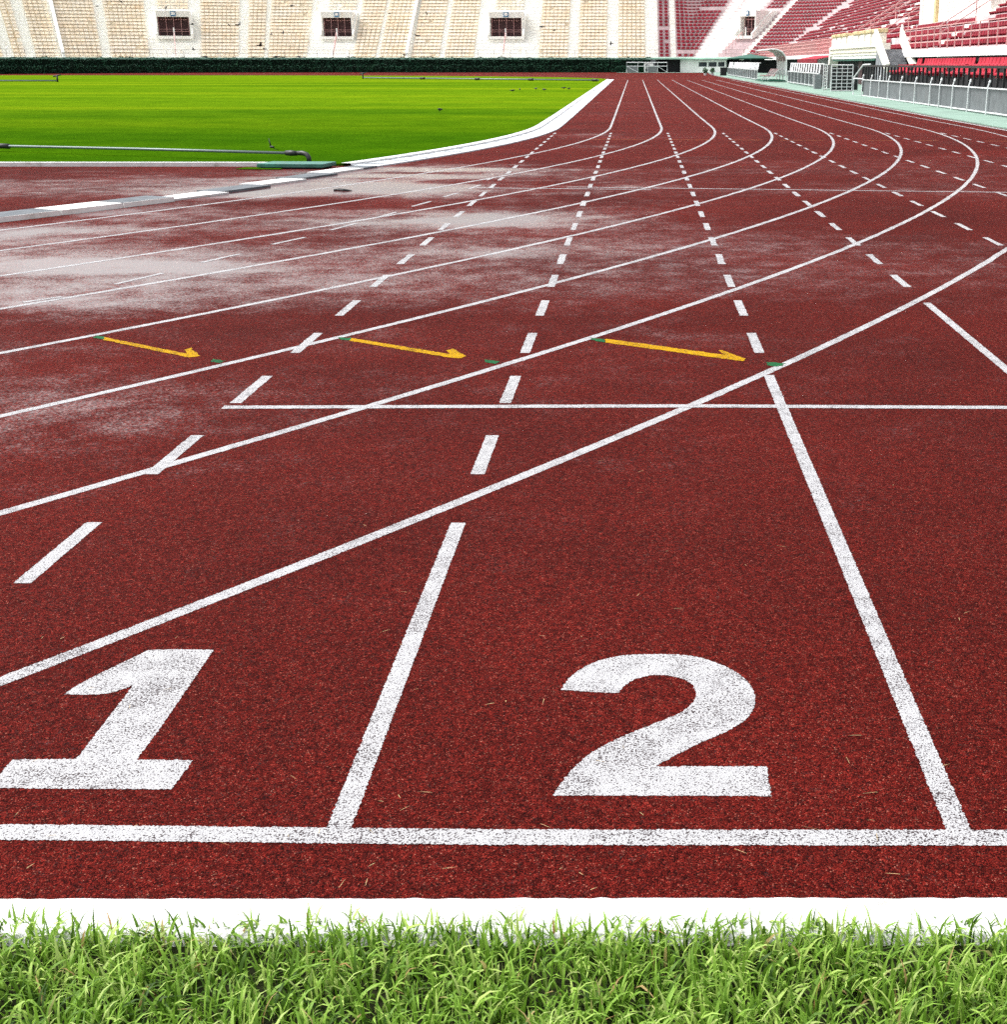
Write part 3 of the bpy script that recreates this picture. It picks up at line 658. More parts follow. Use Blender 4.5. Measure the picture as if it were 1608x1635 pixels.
def place_seats(parent, spots, shell, mat, n_single=100):
    proto = shell; me = bpy.data.meshes.new('seat'); me.from_pydata(proto.v, [], proto.f); me.materials.append(mat); me.update()
    order = sorted(range(len(spots)), key=lambda i: -spots[i][4]); single = set(order[:n_single]); off = ORG[parent.name]
    for i in order[:n_single]:
        x_, y_, z_, r_, _ = spots[i]; o = bpy.data.objects.new('seat', me); C.objects.link(o); o.parent = parent
        o.location = Vector((x_, y_, z_)) - off; o.rotation_euler = (0, 0, r_)
    V0 = np.array(proto.v); rest = [s for i, s in enumerate(spots) if i not in single]
    if not rest: return
    VV = []; FF = []; nv = len(V0)
    for j, (x_, y_, z_, r_, _) in enumerate(rest):
        c, s_ = math.cos(r_), math.sin(r_); tl = RNG.normal(0, .01)
        VV.append(np.stack([V0[:, 0] * c - V0[:, 1] * s_ + x_, V0[:, 0] * s_ + V0[:, 1] * c + y_, V0[:, 2] * (1 + tl) + z_], 1)); FF += [tuple(q + j * nv for q in f_) for f_ in proto.f]
    o = mesh_obj('seats', np.concatenate(VV), FF, mat, parent); o['kind'] = 'stuff'
def rail(mb, s0, s1, d, z, bars, post, step, r=.02, pr=.022):
    n_ = max(1, int(round((s1 - s0) / step)))
    for i in range(n_ + 1):
        s = s0 + (s1 - s0) * i / n_; mb.bar(P(s, d, z), P(s, d, z + post), pr * 2)
    for h in bars:
        ss = srange(s0, s1)
        for a, b in zip(ss[:-1], ss[1:]): mb.bar(P(a, d, z + h), P(b, d, z + h), r * 2)
def portal(parent, s0, s1, mats, label_num=True):
    """tunnel mouth let into the terrace: white surround, slanting cheeks, dark gate and a blue sign"""
    d0 = 6 * TREAD - .02; z0 = Z0 + 6 * RISE - .02; z1 = z0 + 2.18; zt = z0 + 2.85; dk = d0 + 8 * TREAD
    f_ = MB(); sbox(f_, s0 - .15, s0, d0, dk, z0, zt); sbox(f_, s1, s1 + .15, d0, dk, z0, zt); sbox(f_, s0, s1, d0 + .02, dk, z1, zt - .003); sbox(f_, s0 - .15, s1 + .15, d0 - .9, d0 - .004, z0 - .35, z0 - .004)
    fr = f_.build('portal', mats[0], parent)
    for a, b in ((s0 - .32, s0 - .154), (s1 + .154, s1 + .32)):
        c_ = MB(); c_.hexa([P(a, d0 - .9, z0 - .4), P(b, d0 - .9, z0 - .4), P(b, d0 + 3, z0 + .8), P(a, d0 + 3, z0 + .8), P(a, d0 - .9, z0 + .25), P(b, d0 - .9, z0 + .25), P(b, d0 + 3, zt + .05), P(a, d0 + 3, zt + .05)])
        c_.build('cheek_wall', mats[1], fr)
    sbox(MB(), s0, s1, d0 + 1.0, d0 + 1.1, z0 - .01, z1).build('gate_leaf', M['maroon'], fr)
    g_ = MB(); w_ = s1 - s0
    for i in range(5): s = s0 + w_ * (.03 + .235 * i); g_.bar(P(s, d0 + .8, z0), P(s, d0 + .8, z1), .05)
    for h in (.55, .78): g_.bar(P(s0 + .05, d0 + .82, z0 + h), P(s1 - .05, d0 + .82, z0 + h), .04)
    for i in range(11):
        s = s0 + w_ * (.12 + .078 * i); g_.bar(P(s - .06, d0 + .82, z1 - .3), P(s + .06, d0 + .82, z1 - .3), .1, .1)
    g_.build('gate_bars', M['pink'], fr)
    MB().bar(P(s0 + w_ * .49, d0 - .3, z0), P(s0 + w_ * .49, d0 - .3, z0 + .95), .14).build('post', M['white2'], fr)
    sg = sbox(MB(), s0 + w_ * .43, s0 + w_ * .59, d0 - .12, d0 + .018, z1 + .08, z1 + .66).build('sign', M['blue'], fr)
    sbox(MB(), s0 + w_ * .455, s0 + w_ * .565, d0 - .135, d0 - .122, z1 + .22, z1 + .56).build('sign_face', M['white2'], sg)
    h_ = MB(); sm = s0 + w_ * .49
    for q in range(6): h_.bar(P(sm, d0 - .95 - q * TREAD, z0 - .3 - q * RISE), P(sm, d0 - .95 - q * TREAD, z0 + .45 - q * RISE), .05)
    h_.bar(P(sm, d0 - .9, z0 + .45), P(sm, d0 - 4.1, z0 + .45 - 5 * RISE), .05)
    h_.build('handrail', M['pink'], fr)
portals = [(-61.98, -58.5), (-43.38, -40.06), (-23.06, -19.2)]
holes = [(a, b, 6, 13) for a, b in portals]
LO, HI = -112., -2.72
beige = thing('grandstand', (-38, 171, 0), 'far curved grandstand with beige seats above the dark hedge', 'grandstand')
mb = MB(); terrace(mb, LO, HI, holes); mb.build('terrace', M['conc'], beige)
blocks = [(-104, -98), (-97, -90), (-89, -84), (-83.46, -81.19), (-80.87, -79.04), (-77.92, -76.66), (-75.6, -73.11), (-72.5, -68.48), (-67.51, -63.25), (-57.35, -53.08), (-52.05, -50.14), (-49.63, -45.1), (-39.53, -36.87), (-36.41, -33.2), (-32.45, -29.08), (-28.4, -24.89), (-16.95, -13.44), (-12.14, -8.71), (-7.26, -3.98)]
# pale stained strips of concrete below the seats
m_ = MB()
for a, b in blocks:
    ss = srange(a, b)
    for n in range(NROW):
        for s0, s1 in zip(ss[:-1], ss[1:]):
            z = Z0 + n * RISE; d = n * TREAD
            m_.quad(P(s0, d - .004, z - RISE + .02), P(s1, d - .004, z - RISE + .02), P(s1, d - .004, z + .002), P(s0, d - .004, z + .002)); m_.quad(P(s0, d - .004, z + .002), P(s1, d - .004, z + .002), P(s1, d + TREAD - .006, z + .002), P(s0, d + TREAD - .006, z + .002))
m_.build('seat_deck', M['concs'], beige)
bl = [(a, b, 0, NROW) for a, b in blocks]
for a, b in portals: bl.append((a + .1, b - .1, 14, NROW))
place_seats(beige, seat_rows(bl), seat_shell(.375, .445), M['beige'])
for s in (-72.76, -32.9):
    m_ = MB(); a, b = s - .14, s + .14
    m_.hexa([P(a, -.6, 2.14), P(b, -.6, 2.14), P(b, NROW * TREAD, Z0 + NROW * RISE - .3), P(a, NROW * TREAD, Z0 + NROW * RISE - .3), P(a, -.6, 2.75), P(b, -.6, 2.75), P(b, NROW * TREAD, Z0 + NROW * RISE + .5), P(a, NROW * TREAD, Z0 + NROW * RISE + .5)])
    m_.build('divider_wall', M['white2'], beige)
for a, b in portals: portal(beige, a, b, (M['conc'], M['conc']))
m_ = MB(); rail(m_, LO, HI, -.8, 2.13, (.45, .9), .9, 1.95, .012, .018); m_.build('railing', M['brownrail'], beige)
m_ = MB()
for a, b in zip(srange(LO, HI)[:-1], srange(LO, HI)[1:]): m_.hexa([P(a, -1.0, 1.93), P(b, -1.0, 1.93), P(b, -.9, 1.93), P(a, -.9, 1.93), P(a, -1.0, 2.15), P(b, -1.0, 2.15), P(b, -.9, 2.15), P(a, -.9, 2.15)])
m_.build('fascia', M['teal'], beige)
m_ = MB()
for a, b in zip(srange(LO, HI)[:-1], srange(LO, HI)[1:]): m_.quad(P(a, -.88, 0), P(b, -.88, 0), P(b, -.88, 1.95), P(a, -.88, 1.95))
m_.build('base_wall', M['greystone'], beige)

# hedge: two clipped tiers of small leaves
hedge = thing('hedge', (-40, 169, .4), 'long clipped dark green hedge in two tiers below the beige stand', 'hedge')
for tier, (d0, d1, z0, z1, seed) in enumerate(((-2.55, -1.7, .40, 1.18, 1), (-2.15, -1.12, .9, 2.0, 2))):
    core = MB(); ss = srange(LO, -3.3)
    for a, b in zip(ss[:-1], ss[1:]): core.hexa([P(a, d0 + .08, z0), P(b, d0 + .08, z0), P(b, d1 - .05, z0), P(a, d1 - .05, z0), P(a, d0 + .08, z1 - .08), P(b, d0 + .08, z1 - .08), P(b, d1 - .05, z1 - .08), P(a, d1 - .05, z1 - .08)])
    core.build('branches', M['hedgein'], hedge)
    m_ = MB(); n = 17000
    s_ = RNG.uniform(LO, -3.3, n); top = RNG.random(n) < .3
    for i in range(n):
        s = s_[i]; bump = .09 * math.sin(s * 2.1 + seed) + .07 * math.sin(s * 5.3 + seed) + .06 * math.sin(s * .7 + 2 * seed)
        if top[i]: d = RNG.uniform(d0, d1); z = z1 + bump * .8 + abs(RNG.normal(0, .06))
        else: d = d0 + bump * .6 + RNG.normal(0, .03); z = RNG.uniform(z0, z1)
        p = Vector(P(s, d, z)); u = Vector(RNG.normal(0, 1, 3)).normalized() * .075; v_ = u.cross(Vector(RNG.normal(0, 1, 3))).normalized() * .05
        m_.quad(p - u, p - v_, p + u, p + v_)
    m_.build('foliage', M['hedge'], hedge)

# red stand : corner and the long side
S_END = SY(34)
red = thing('grandstand', (16, 120, 0), 'red seated grandstand rounding the corner and running beside the track', 'grandstand')
rp = (6.10, 8.25)
mb = MB(); terrace(mb, HI, S_END, [(*rp, 6, 13)]); mb.build('terrace', M['concp'], red)
RB = [(-2.3, -.93, 0, NROW), (-.09, 1.87, 0, NROW), (6.0, 8.4, 14, NROW), (9.7, 13.8, 0, NROW), (14.6, SY(148), 0, NROW), (SY(146.6), SY(128), 0, NROW), (SY(126.6), SY(110), 0, NROW), (SY(107.6), SY(95), 0, NROW), (SY(94), SY(77), 0, 4), (SY(75.6), SY(61), 0, NROW), (SY(59.6), SY(36), 0, NROW)]
place_seats(red, seat_rows(RB, .5, .055), seat_shell(.345, .40), M['red'])
# white stair flights between the red blocks
for a, b in ((HI, -2.36), (-.86, -.16), (2.0, 5.3), (8.9, 9.6), (SY(95), SY(94)), (SY(77), SY(75.6)), (SY(109.9), SY(107.7))):
    m_ = MB(); ss = srange(a, b)
    for n in range(NROW):
        for s0, s1 in zip(ss[:-1], ss[1:]):
            z = Z0 + n * RISE; d = n * TREAD; sbox(m_, s0, s1, d - .02, d + TREAD * .5, z - .2, z + .006); m_.quad(P(s0, d - .006, z - RISE), P(s1, d - .006, z - RISE), P(s1, d - .006, z + .004), P(s0, d - .006, z + .004)); m_.quad(P(s0, d, z + .004), P(s1, d, z + .004), P(s1, d + TREAD, z + .004), P(s0, d + TREAD, z + .004))
    m_.build('stair_flight', M['conc'], red)
portal(red, *rp, (M['conc'], M['conc']))
m_ = MB(); rail(m_, HI, 12, -.8, 2.13, (.45, .9), .9, 1.8, .015, .02); m_.build('railing', M['brownrail'], red)
m_ = MB(); rail(m_, 12.4, SY(104.2), -.8, 2.13, (.3, .6, .9, 1.15), 1.15, .42, .028, .022); m_.build('railing', M['pink'], red)
m_ = MB(); rail(m_, SY(80), SY(36), -.8, 2.13, (.38, .74, 1.1), 1.1, 1.55, .022, .024); m_.build('railing', M['pink'], red)
for s in (SY(109.6), SY(108), SY(94.6), SY(76)):
    m_ = MB()
    for h in (.55, .95): m_.bar(P(s, 0, Z0 + h), P(s, 14, Z0 + 14 / TREAD * RISE + h), .05)
    for n in range(0, 23, 3): m_.bar(P(s, n * TREAD + .3, Z0 + n * RISE), P(s, n * TREAD + .3, Z0 + n * RISE + 1.1), .05)
    m_.build('stair_rail', M['pink'], red)
m_ = MB(); ss = srange(HI, 14.5)
for a, b in zip(ss[:-1], ss[1:]): m_.hexa([P(a, -1.25, 1.95), P(b, -1.25, 1.95), P(b, -.9, 1.95), P(a, -.9, 1.95), P(a, -1.25, 2.14), P(b, -1.25, 2.14), P(b, -.9, 2.18), P(a, -.9, 2.18)])
m_.build('fascia', M['teal'], red)
sbox(MB(), 14.5, SY(104), -1.0, -.9, 1.85, 2.15).build('fascia', M['white2'], red); sbox(MB(), SY(80.5), S_END, -1.0, -.9, 1.78, 2.15).build('fascia', M['white2'], red)
m_ = MB(); sbox(m_, HI, S_END, .9, 1.0, .2, 2.12) if False else None
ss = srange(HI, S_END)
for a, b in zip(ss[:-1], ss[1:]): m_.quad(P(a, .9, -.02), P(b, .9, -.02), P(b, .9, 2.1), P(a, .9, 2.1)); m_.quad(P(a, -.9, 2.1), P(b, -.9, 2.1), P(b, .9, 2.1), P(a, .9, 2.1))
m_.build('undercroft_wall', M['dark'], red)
m_ = MB(); sbox(m_, SY(74), S_END, -.2, -.12, 1.55, 2.09)
m_.build('grey_panel', M['grey'], red)
m_ = MB()
for y_ in np.arange(36, 75, 2.1): sbox(m_, SY(y_), SY(y_) + .08, -.24, -.202, 1.55, 2.09)
m_.build('panel_mullion', M['steel'], red)
m_ = MB(); sbox(m_, SY(121), SY(105.2), -.86, -.8, .2, 2.05); m_.build('grey_panel', M['glass'], red)

# spectators' box on the side stand
box = thing('spectator_box', (19, 85, 3.4), 'white rust-streaked box building with yellow posts rising among the red seats', 'building')
MB().box(18.9, 27, 76, 94, 3.2, 12).build('wall', M['conc'], box)
m_ = MB(); m_.box(18.72, 18.897, 88.9, 89.5, 3.6, 9); m_.build('post', M['yellow'], box)
m_ = MB(); m_.box(18.74, 18.895, 93.3, 93.99, 3.4, 9); m_.build('post', M['white2'], box)
MB().box(18.8, 18.897, 89.8, 93.0, 3.6, 6.0).build('panel', M['white2'], box)
MB().box(18.78, 18.894, 89.6, 93.2, 6.02, 6.3).build('trim', M['yellow'], box)
for i in range(9):
    bevel(MB().box(18.84, 18.895, 78.3, 88.5, 3.75 + i * .17, 3.9 + i * .17).build('shutter_slat', M['white2'], box), .01)
for y_ in (79, 82, 85): MB().box(18.8, 18.896, y_, y_ + .18, 5.4, 9).build('pilaster', M['conc'], box)

# entrance with balustrade on the track side of the stand
ent = thing('entrance_porch', (14.4, 94, .1), 'cream porch with balustrade and yellow caps over the tunnel entrance', 'porch')
MB().box(14.35, 15.05, 84, 104, 1.95, 2.4).build('lintel', M['cream'], ent)
m_ = MB(); m_.box(14.25, 15.05, 83.9, 104.1, 2.40, 2.52); m_.build('cornice', M['cream'], ent)
m_ = MB(); m_.box(14.30, 15.05, 83.95, 104.05, 2.12, 2.2); m_.build('moulding', M['concs'], ent)
MB().box(14.42, 15.04, 85, 103, 1.62, 1.75).build('beam', M['tealdk'], ent)
MB().box(14.40, 15.045, 84.6, 103.4, 1.752, 1.948).build('soffit_board', M['white2'], ent)
for i in range(8):
    y_ = 84.9 + i * 2.5
    bevel(MB().box(14.36, 14.9, y_ - .85, y_ + .85, 2.523, 3.2).build('balustrade_panel', M['cream'], ent), .04)
    if i != 4: bevel(MB().box(14.30, 14.96, y_ - .95, y_ + .95, 3.203, 3.42).build('cap', M['yellow'], ent), .05)
    MB().box(14.44, 14.9, y_ + .853, y_ + 1.647, 2.524, 3.1).build('infill_panel', M['white2'], ent)
for y_, s_ in ((83.6, -1), (104.4, 1)):
    m_ = MB(); m_.hexa([(14.3, y_ - .3 + s_ * .4, .0), (15.0, y_ - .3 + s_ * .4, .0), (15.0, y_ + .3 + s_ * .4, .0), (14.3, y_ + .3 + s_ * .4, .0), (14.4, y_ - .35, 2.6), (15.0, y_ - .35, 2.6), (15.0, y_ + .35, 2.6), (14.4, y_ + .35, 2.6)]); m_.build('pier', M['cream'], ent)
MB().box(14.9, 15.05, 92.5, 94.2, .1, 1.6).build('door', M['maroon'], ent)
m_ = MB(); m_.box(14.95, 15.06, 85, 92.3, .1, 1.6); m_.box(14.95, 15.06, 94.4, 103, .1, 1.6); m_.build('rear_wall', M['dark'], ent)

# grey stair with sloping side walls
st = thing('staircase', (14.6, 78, 0), 'grey stone steps between sloping cream side walls beside the porch', 'stairs')
m_ = MB()
for i in range(8): m_.box(13.75, 15.0, 76.6 + i * .42, 80.6, (1.05 + i * .165 - .165) if i else .0, 1.05 + i * .165)
m_.build('step', M['greystone'], st)
for x_ in (13.55, 15.02):
    m_ = MB(); m_.hexa([(x_, 76.2, 1.0), (x_ + .2, 76.2, 1.0), (x_ + .2, 80.6, 2.6), (x_, 80.6, 2.6), (x_, 76.2, 1.45), (x_ + .2, 76.2, 1.45), (x_ + .2, 80.6, 3.3), (x_, 80.6, 3.3)]); m_.build('side_wall', M['cream'], st)
MB().tube([(15.12, 80.5, 3.2), (15.12, 80.5, 3.55)], [.12, .05], 8).build('finial', M['white2'], st)

# lower rows of bright red seats under the deck
low = thing('seating_tier', (13.5, 55, 0), 'low tier of bright red seats under the stand behind black railings', 'seating')
m_ = MB(); m_.box(13.0, 15.6, 36, 70, 0, 1.06); m_.box(11.95, 12.98, 36, 69, 0, .60); m_.box(13.3, 13.8, 36, 70, 1.06, 1.255); m_.box(12.3, 12.5, 36, 67.5, .60, .975); m_.build('deck', M['dark'], low)  # shade of the void below the seats put into the deck's near-black colour
sp = []
for y_ in np.arange(37, 69, .56):
    if int(y_ / .56) % 19 != 7: sp.append((13.35, y_, 1.26, -math.pi / 2, 1 / y_))
for y_ in np.arange(37, 67.5, .56):
    if int(y_ / .56) % 7 not in (2, 3): sp.append((12.1, y_, .98, -math.pi / 2, 1 / y_))
place_seats(low, sp, seat_shell(.42, .50), M['bred'], 100)
MB().box(12.99, 13.03, 36, 70, 1.06, 1.13).build('edge_strip', M['steel'], low)

br = thing('black_railing', (11.6, 55, 0), 'black steel post railing in front of the low red seats', 'railing')
MB().box(11.52, 11.64, 36, 71.5, 1.30, 1.38).build('top_rail', M['black'], br)
MB().box(11.55, 11.61, 36, 71.5, .55, .61).build('mid_rail', M['black'], br)
for y_ in np.arange(36.3, 71.5, .78): MB().box(11.545, 11.615, y_, y_ + .07, .0, 1.297).build('post', M['black'], br)

# ------------------------------------------------------------------ fences and gates along the apron
f1 = thing('corrugated_fence', (10.2, 50, 0), 'low grey corrugated fence with white posts beside the pale green apron', 'fence')
py = [62.7, 60.5, 58.5, 56.4, 53.8, 51.1, 48.5, 47.0, 45.1, 43.0, 40.7, 38.2, 35.6, 33, 30.4]
FX = lambda y_: 10.25 - .004 * (y_ - 50)
for a, b in zip(py[:-1], py[1:]):
    m_ = MB(); k = 34; zz = .03; 
    for i in range(k):
        ya, yb = a + (b - a) * i / k, a + (b - a) * (i + 1) / k; o1 = .06 * (i % 2); o2 = .06 * ((i + 1) % 2)
        m_.quad((FX(ya) + o1, ya, .09), (FX(yb) + o2, yb, .09), (FX(yb) + o2, yb, .74), (FX(ya) + o1, ya, .74))
    m_.build('panel', M['grey'], f1)
    MB().bar((FX(a) - .03, a, .77), (FX(b) - .03, b, .77), .036).build('top_rail', M['steel'], f1)
    MB().bar((FX(a) - .03, a, .10), (FX(b) - .03, b, .10), .036).build('bottom_rail', M['steel'], f1)
for y_ in py:
    m_ = MB(); m_.tube([(FX(y_) - .07, y_, .0), (FX(y_) - .06, y_, .80), (FX(y_) - .02, y_, .93)], .021, 8); m_.tube([(FX(y_) - .02, y_, .92), (FX(y_), y_, 1.0)], [.036, .024], 8); m_.build('post', M['steel'], f1)

def grid_gate(x0, x1, y0, y1, h, nb, nv, label, z=.08):
    t = thing('tube_gate', (x0, y0, 0), label, 'gate', 'white tube gates by the porch')
    a, b = Vector((x0, y0, 0)), Vector((x1, y1, 0))
    fr = MB(); up = Vector((0, 0, 1))
    fr.tube([a + up * z, a + up * h], .028, 8); fr.tube([b + up * z, b + up * h], .028, 8); fr.tube([a + up * h, b + up * h], .028, 8); fr.tube([a + up * (z + .05), b + up * (z + .05)], .028, 8)
    fr.build('frame', M['steel'], t)
    for i in range(1, nb):
        hh = z + .05 + (h - z - .05) * i / nb; MB().tube([a + up * hh, b + up * hh], .02, 6).build('bar', M['steel'], t)
    for i in range(1, nv):
        q = a.lerp(b, i / nv); MB().tube([q + up * (z + .05), q + up * h], .017, 6).build('upright', M['steel'], t)
    return t
grid_gate(10.05, 11.2, 72.0, 72.4, 1.38, 7, 4, 'open white tube gate with square grid facing the apron')
grid_gate(9.95, 10.6, 74.3, 77.6, 1.40, 7, 2, 'folded white tube gate leaf hinged behind the open grid gate')
t = thing('gate_frame', (10.2, 63.5, 0), 'leaning bare tube frame ending the corrugated fence', 'frame')
MB().tube([(10.12, 65.0, .0), (10.15, 65.2, .85), (10.45, 64.6, 1.40), (10.5, 62.9, 1.42)], .03, 8).build('tube', M['steel'], t)
MB().tube([(10.12, 65.0, .06), (10.15, 63.0, .06)], .025, 8).build('tube', M['steel'], t)
MB().tube([(10.14, 65.1, .8), (10.2, 62.8, .8)], .025, 8).build('tube', M['steel'], t)
bevel(tag(MB().box(9.95, 10.35, 77.9, 78.4, 0, .86).build('grey_cabinet', M['grey']), 'plain grey cabinet post between picket fence and tube gates', 'cabinet'), .02)

def picket_fence(label, x0, x1, y0, y1, h, slant, name='picket_fence'):
    t = thing(name, (x0, y0, 0), label, 'fence', 'grey picket fences along the apron')
    a, b = Vector((x0, y0, 0)), Vector((x1, y1, 0)); L_ = (b - a).length; n_ = int(L_ / .36); up = Vector((0, 0, 1))
    zz = lambda q: Vector((0, 0, gz(q.y) + .03))
    for hh, nm in ((h, 'top_rail'), (.12, 'bottom_rail')):
        m_ = MB(); m_.bar(a + zz(a) + up * hh, b + zz(b) + up * hh, .05); m_.build(nm, M['steel'], t)
    n_ = min(n_, 90)
    for i in range(n_ + 1):
        q = a.lerp(b, i / n_); MB().bar(q + zz(q) + up * .05, q + zz(q) + up * h, .06, .03).build('picket', M['grey'] if i % 6 else M['steel'], t)
    if slant:
        m_ = MB(); k = int(L_ / 1.3)
        for i in range(k):
            q = a.lerp(b, (i + .3) / k); d = (b - a).normalized()
            m_.bar(q + zz(q) + up * (h + .02) + Vector((.1, 0, 0)), q + zz(q) + up * (h + .52) + Vector((.25, 0, 0)) - d * .9, .06)
        m_.bar(a + zz(a) + up * (h + .52) + Vector((.25, 0, 0)), b + zz(b) + up * (h + .52) + Vector((.25, 0, 0)), .05)
        m_.build('slanting_bar', M['steel'], t)
    return t
picket_fence('tall grey picket fence between the dugout and the tube gates', 10.55, 10.35, 97, 79, .80, True)
picket_fence('long low picket fence from the dugout to the far corner', 9.75, 9.55, 148, 110, .80, True)

bd = [(9.9, 146., 1.1), (10.0, 143.4, 1.0), (9.95, 128.5, 1.0), (9.95, 126.3, 1.0), (9.95, 124, 1.0), (10.75, 98.6, .7)]
lab = ['white board leaning on the far end of the long picket fence', 'second white board leaning beside the black cabinet', 'first of three white boards leaning mid fence', 'middle of three white boards leaning mid fence', 'last of three white boards leaning mid fence, closest to the dugout', 'white board leaning behind the dugout']
for (x_, y_, wd), l_ in zip(bd, lab):
    z_ = gz(y_) + (.75 if y_ > 100 else .03); hh = .6 if y_ > 100 else 1.3
    t = MB().hexa([(x_, y_, z_), (x_ + .05, y_, z_), (x_ + .05, y_ + wd, z_), (x_, y_ + wd, z_), (x_ + .3, y_ - .6, z_ + hh), (x_ + .35, y_ - .6, z_ + hh), (x_ + .35, y_ + wd - .6, z_ + hh), (x_ + .3, y_ + wd - .6, z_ + hh)]).build('leaning_board', M['white2'])
    bevel(tag(t, l_, 'board', 'white boards leaning on the fences'), .01)

for (xa, ya, xb, yb, hh), l_ in zip(((10.25, 73.6, 11.75, 74.2, 1.25), (11.1, 80.2, 11.0, 98.5, 1.36)), ('black mesh screen standing behind the open tube gate', 'long black mesh screen behind the picket fence beside the porch')):
    t = thing('mesh_screen', (xa, ya, 0), l_, 'screen', 'black screens behind the gates')
    d_ = Vector((xb - xa, yb - ya, 0)).normalized(); MB().bar(Vector((xa, ya, .08 + hh / 2)), Vector((xb, yb, .08 + hh / 2)), .02, hh - .1).build('mesh', M['black'], t)
    k = max(1, int(math.hypot(xb - xa, yb - ya) / 2.2))
    for i in range(k + 1): q = Vector((xa, ya, 0)).lerp(Vector((xb, yb, 0)), i / k); MB().tube([q, q + Vector((0, 0, hh + .08))], .025, 8).build('post', M['grey'], t)
# team shelter
dg = thing('team_shelter', (10, 103, gz(104)), 'curved team shelter with smoked canopy and four faded rose seats', 'shelter')
zb = gz(104) + .03
prof = [(10.95, .12), (10.97, .9), (10.95, 1.45), (10.85, 1.8), (10.62, 2.08), (10.25, 2.24), (9.8, 2.27), (9.25, 2.18)]
for y_ in (102., 104.2, 106.4, 108.6): MB().tube([(x_, y_, zb + z_) for x_, z_ in prof], .045, 8).build('rib', M['steel'], dg)
m_ = MB()
for (x0, z0), (x1, z1) in zip(prof[2:-1], prof[3:]):
    u = Vector((x1 - x0, 0, z1 - z0)).cross(Vector((0, 1, 0))).normalized() * .02
    m_.hexa([(x0, 102, zb + z0), (x1, 102, zb + z1), (x1, 108.6, zb + z1), (x0, 108.6, zb + z0), (x0 + u.x, 102, zb + z0 + u.z), (x1 + u.x, 102, zb + z1 + u.z), (x1 + u.x, 108.6, zb + z1 + u.z), (x0 + u.x, 108.6, zb + z0 + u.z)])
m_.build('canopy', M['brownskin'], dg)
m_ = MB()
for i in range(22): y_ = 102 + i * .31; m_.bar((10.93, y_, zb + .5), (10.93, y_, zb + 1.45), .045)
m_.bar((10.93, 102, zb + .85), (10.93, 108.6, zb + .85), .05); m_.build('back_bars', M['steel'], dg)
m_ = MB()
for x_ in (9.35, 10.9): m_.bar((x_, 102, zb + .1), (x_, 108.6, zb + .1), .09)
for y_ in (102, 108.6): m_.bar((9.35, y_, zb + .1), (10.9, y_, zb + .1), .09)
m_.build('base_frame', M['tealdk'], dg)
for i in range(4):
    y_ = 102.6 + i * 1.55
    s_ = MB(); s_.hexa([(9.6, y_, zb + .42), (10.1, y_, zb + .38), (10.1, y_ + .95, zb + .38), (9.6, y_ + .95, zb + .42), (9.6, y_, zb + .48), (10.1, y_, zb + .44), (10.1, y_ + .95, zb + .44), (9.6, y_ + .95, zb + .48)])
    s_.hexa([(10.1, y_, zb + .40), (10.17, y_, zb + .40), (10.17, y_ + .95, zb + .40), (10.1, y_ + .95, zb + .40), (10.42, y_, zb + .92), (10.48, y_, zb + .92), (10.48, y_ + .95, zb + .92), (10.42, y_ + .95, zb + .92)])
    o = s_.build('seat', M['rose'], dg)
    MB().bar((9.62, y_ - .25, zb + .12), (10.45, y_ - .25, zb + .88), .06).build('seat_arm', M['steel'], dg)

# awnings
t = thing('red_awning', (14.2, 107, 1.6), 'low dark red awning under the deck behind the picket fence', 'awning')
m_ = MB(); m_.hexa([(13.6, 105.3, 1.75), (15.0, 105.3, 2.0), (15.0, 118, 2.0), (13.6, 118, 1.75), (13.6, 105.3, 1.80), (15.0, 105.3, 2.06), (15.0, 118, 2.06), (13.6, 118, 1.80)]); m_.build('cloth', M['bred'], t)
m_ = MB(); m_.box(13.57, 13.6, 105.3, 118, 1.5, 1.8); m_.build('valance', M['red'], t)
for y_ in (105.4, 117.9): MB().tube([(13.65, y_, .1), (13.65, y_, 1.74)], .03, 8).build('post', M['grey'], t)
t = thing('parasol', (11.6, 142, .2), 'wide dark green parasol standing in front of the corner rooms', 'parasol')
m_ = MB(); c0 = (11.6, 142, 2.38)
rim = [(11.6 + 2.3 * math.cos(R(a_)), 142 + 2.3 * math.sin(R(a_)), 1.98) for a_ in range(0, 360, 45)]
for i in range(8): m_.add([c0, rim[i], rim[(i + 1) % 8], tuple(np.array(rim[(i + 1) % 8]) - [0, 0, .1]), tuple(np.array(rim[i]) - [0, 0, .1])], [(0, 1, 2), (1, 4, 3, 2)])
m_.build('canopy', M['tealdk'], t); MB().tube([(11.6, 142, .2), (11.6, 142, 2.36)], .04, 8).build('pole', M['grey'], t)
MB().tube([(11.6, 142, .24), (11.6, 142, .34)], .35, 12).build('base', M['greystone'], t)

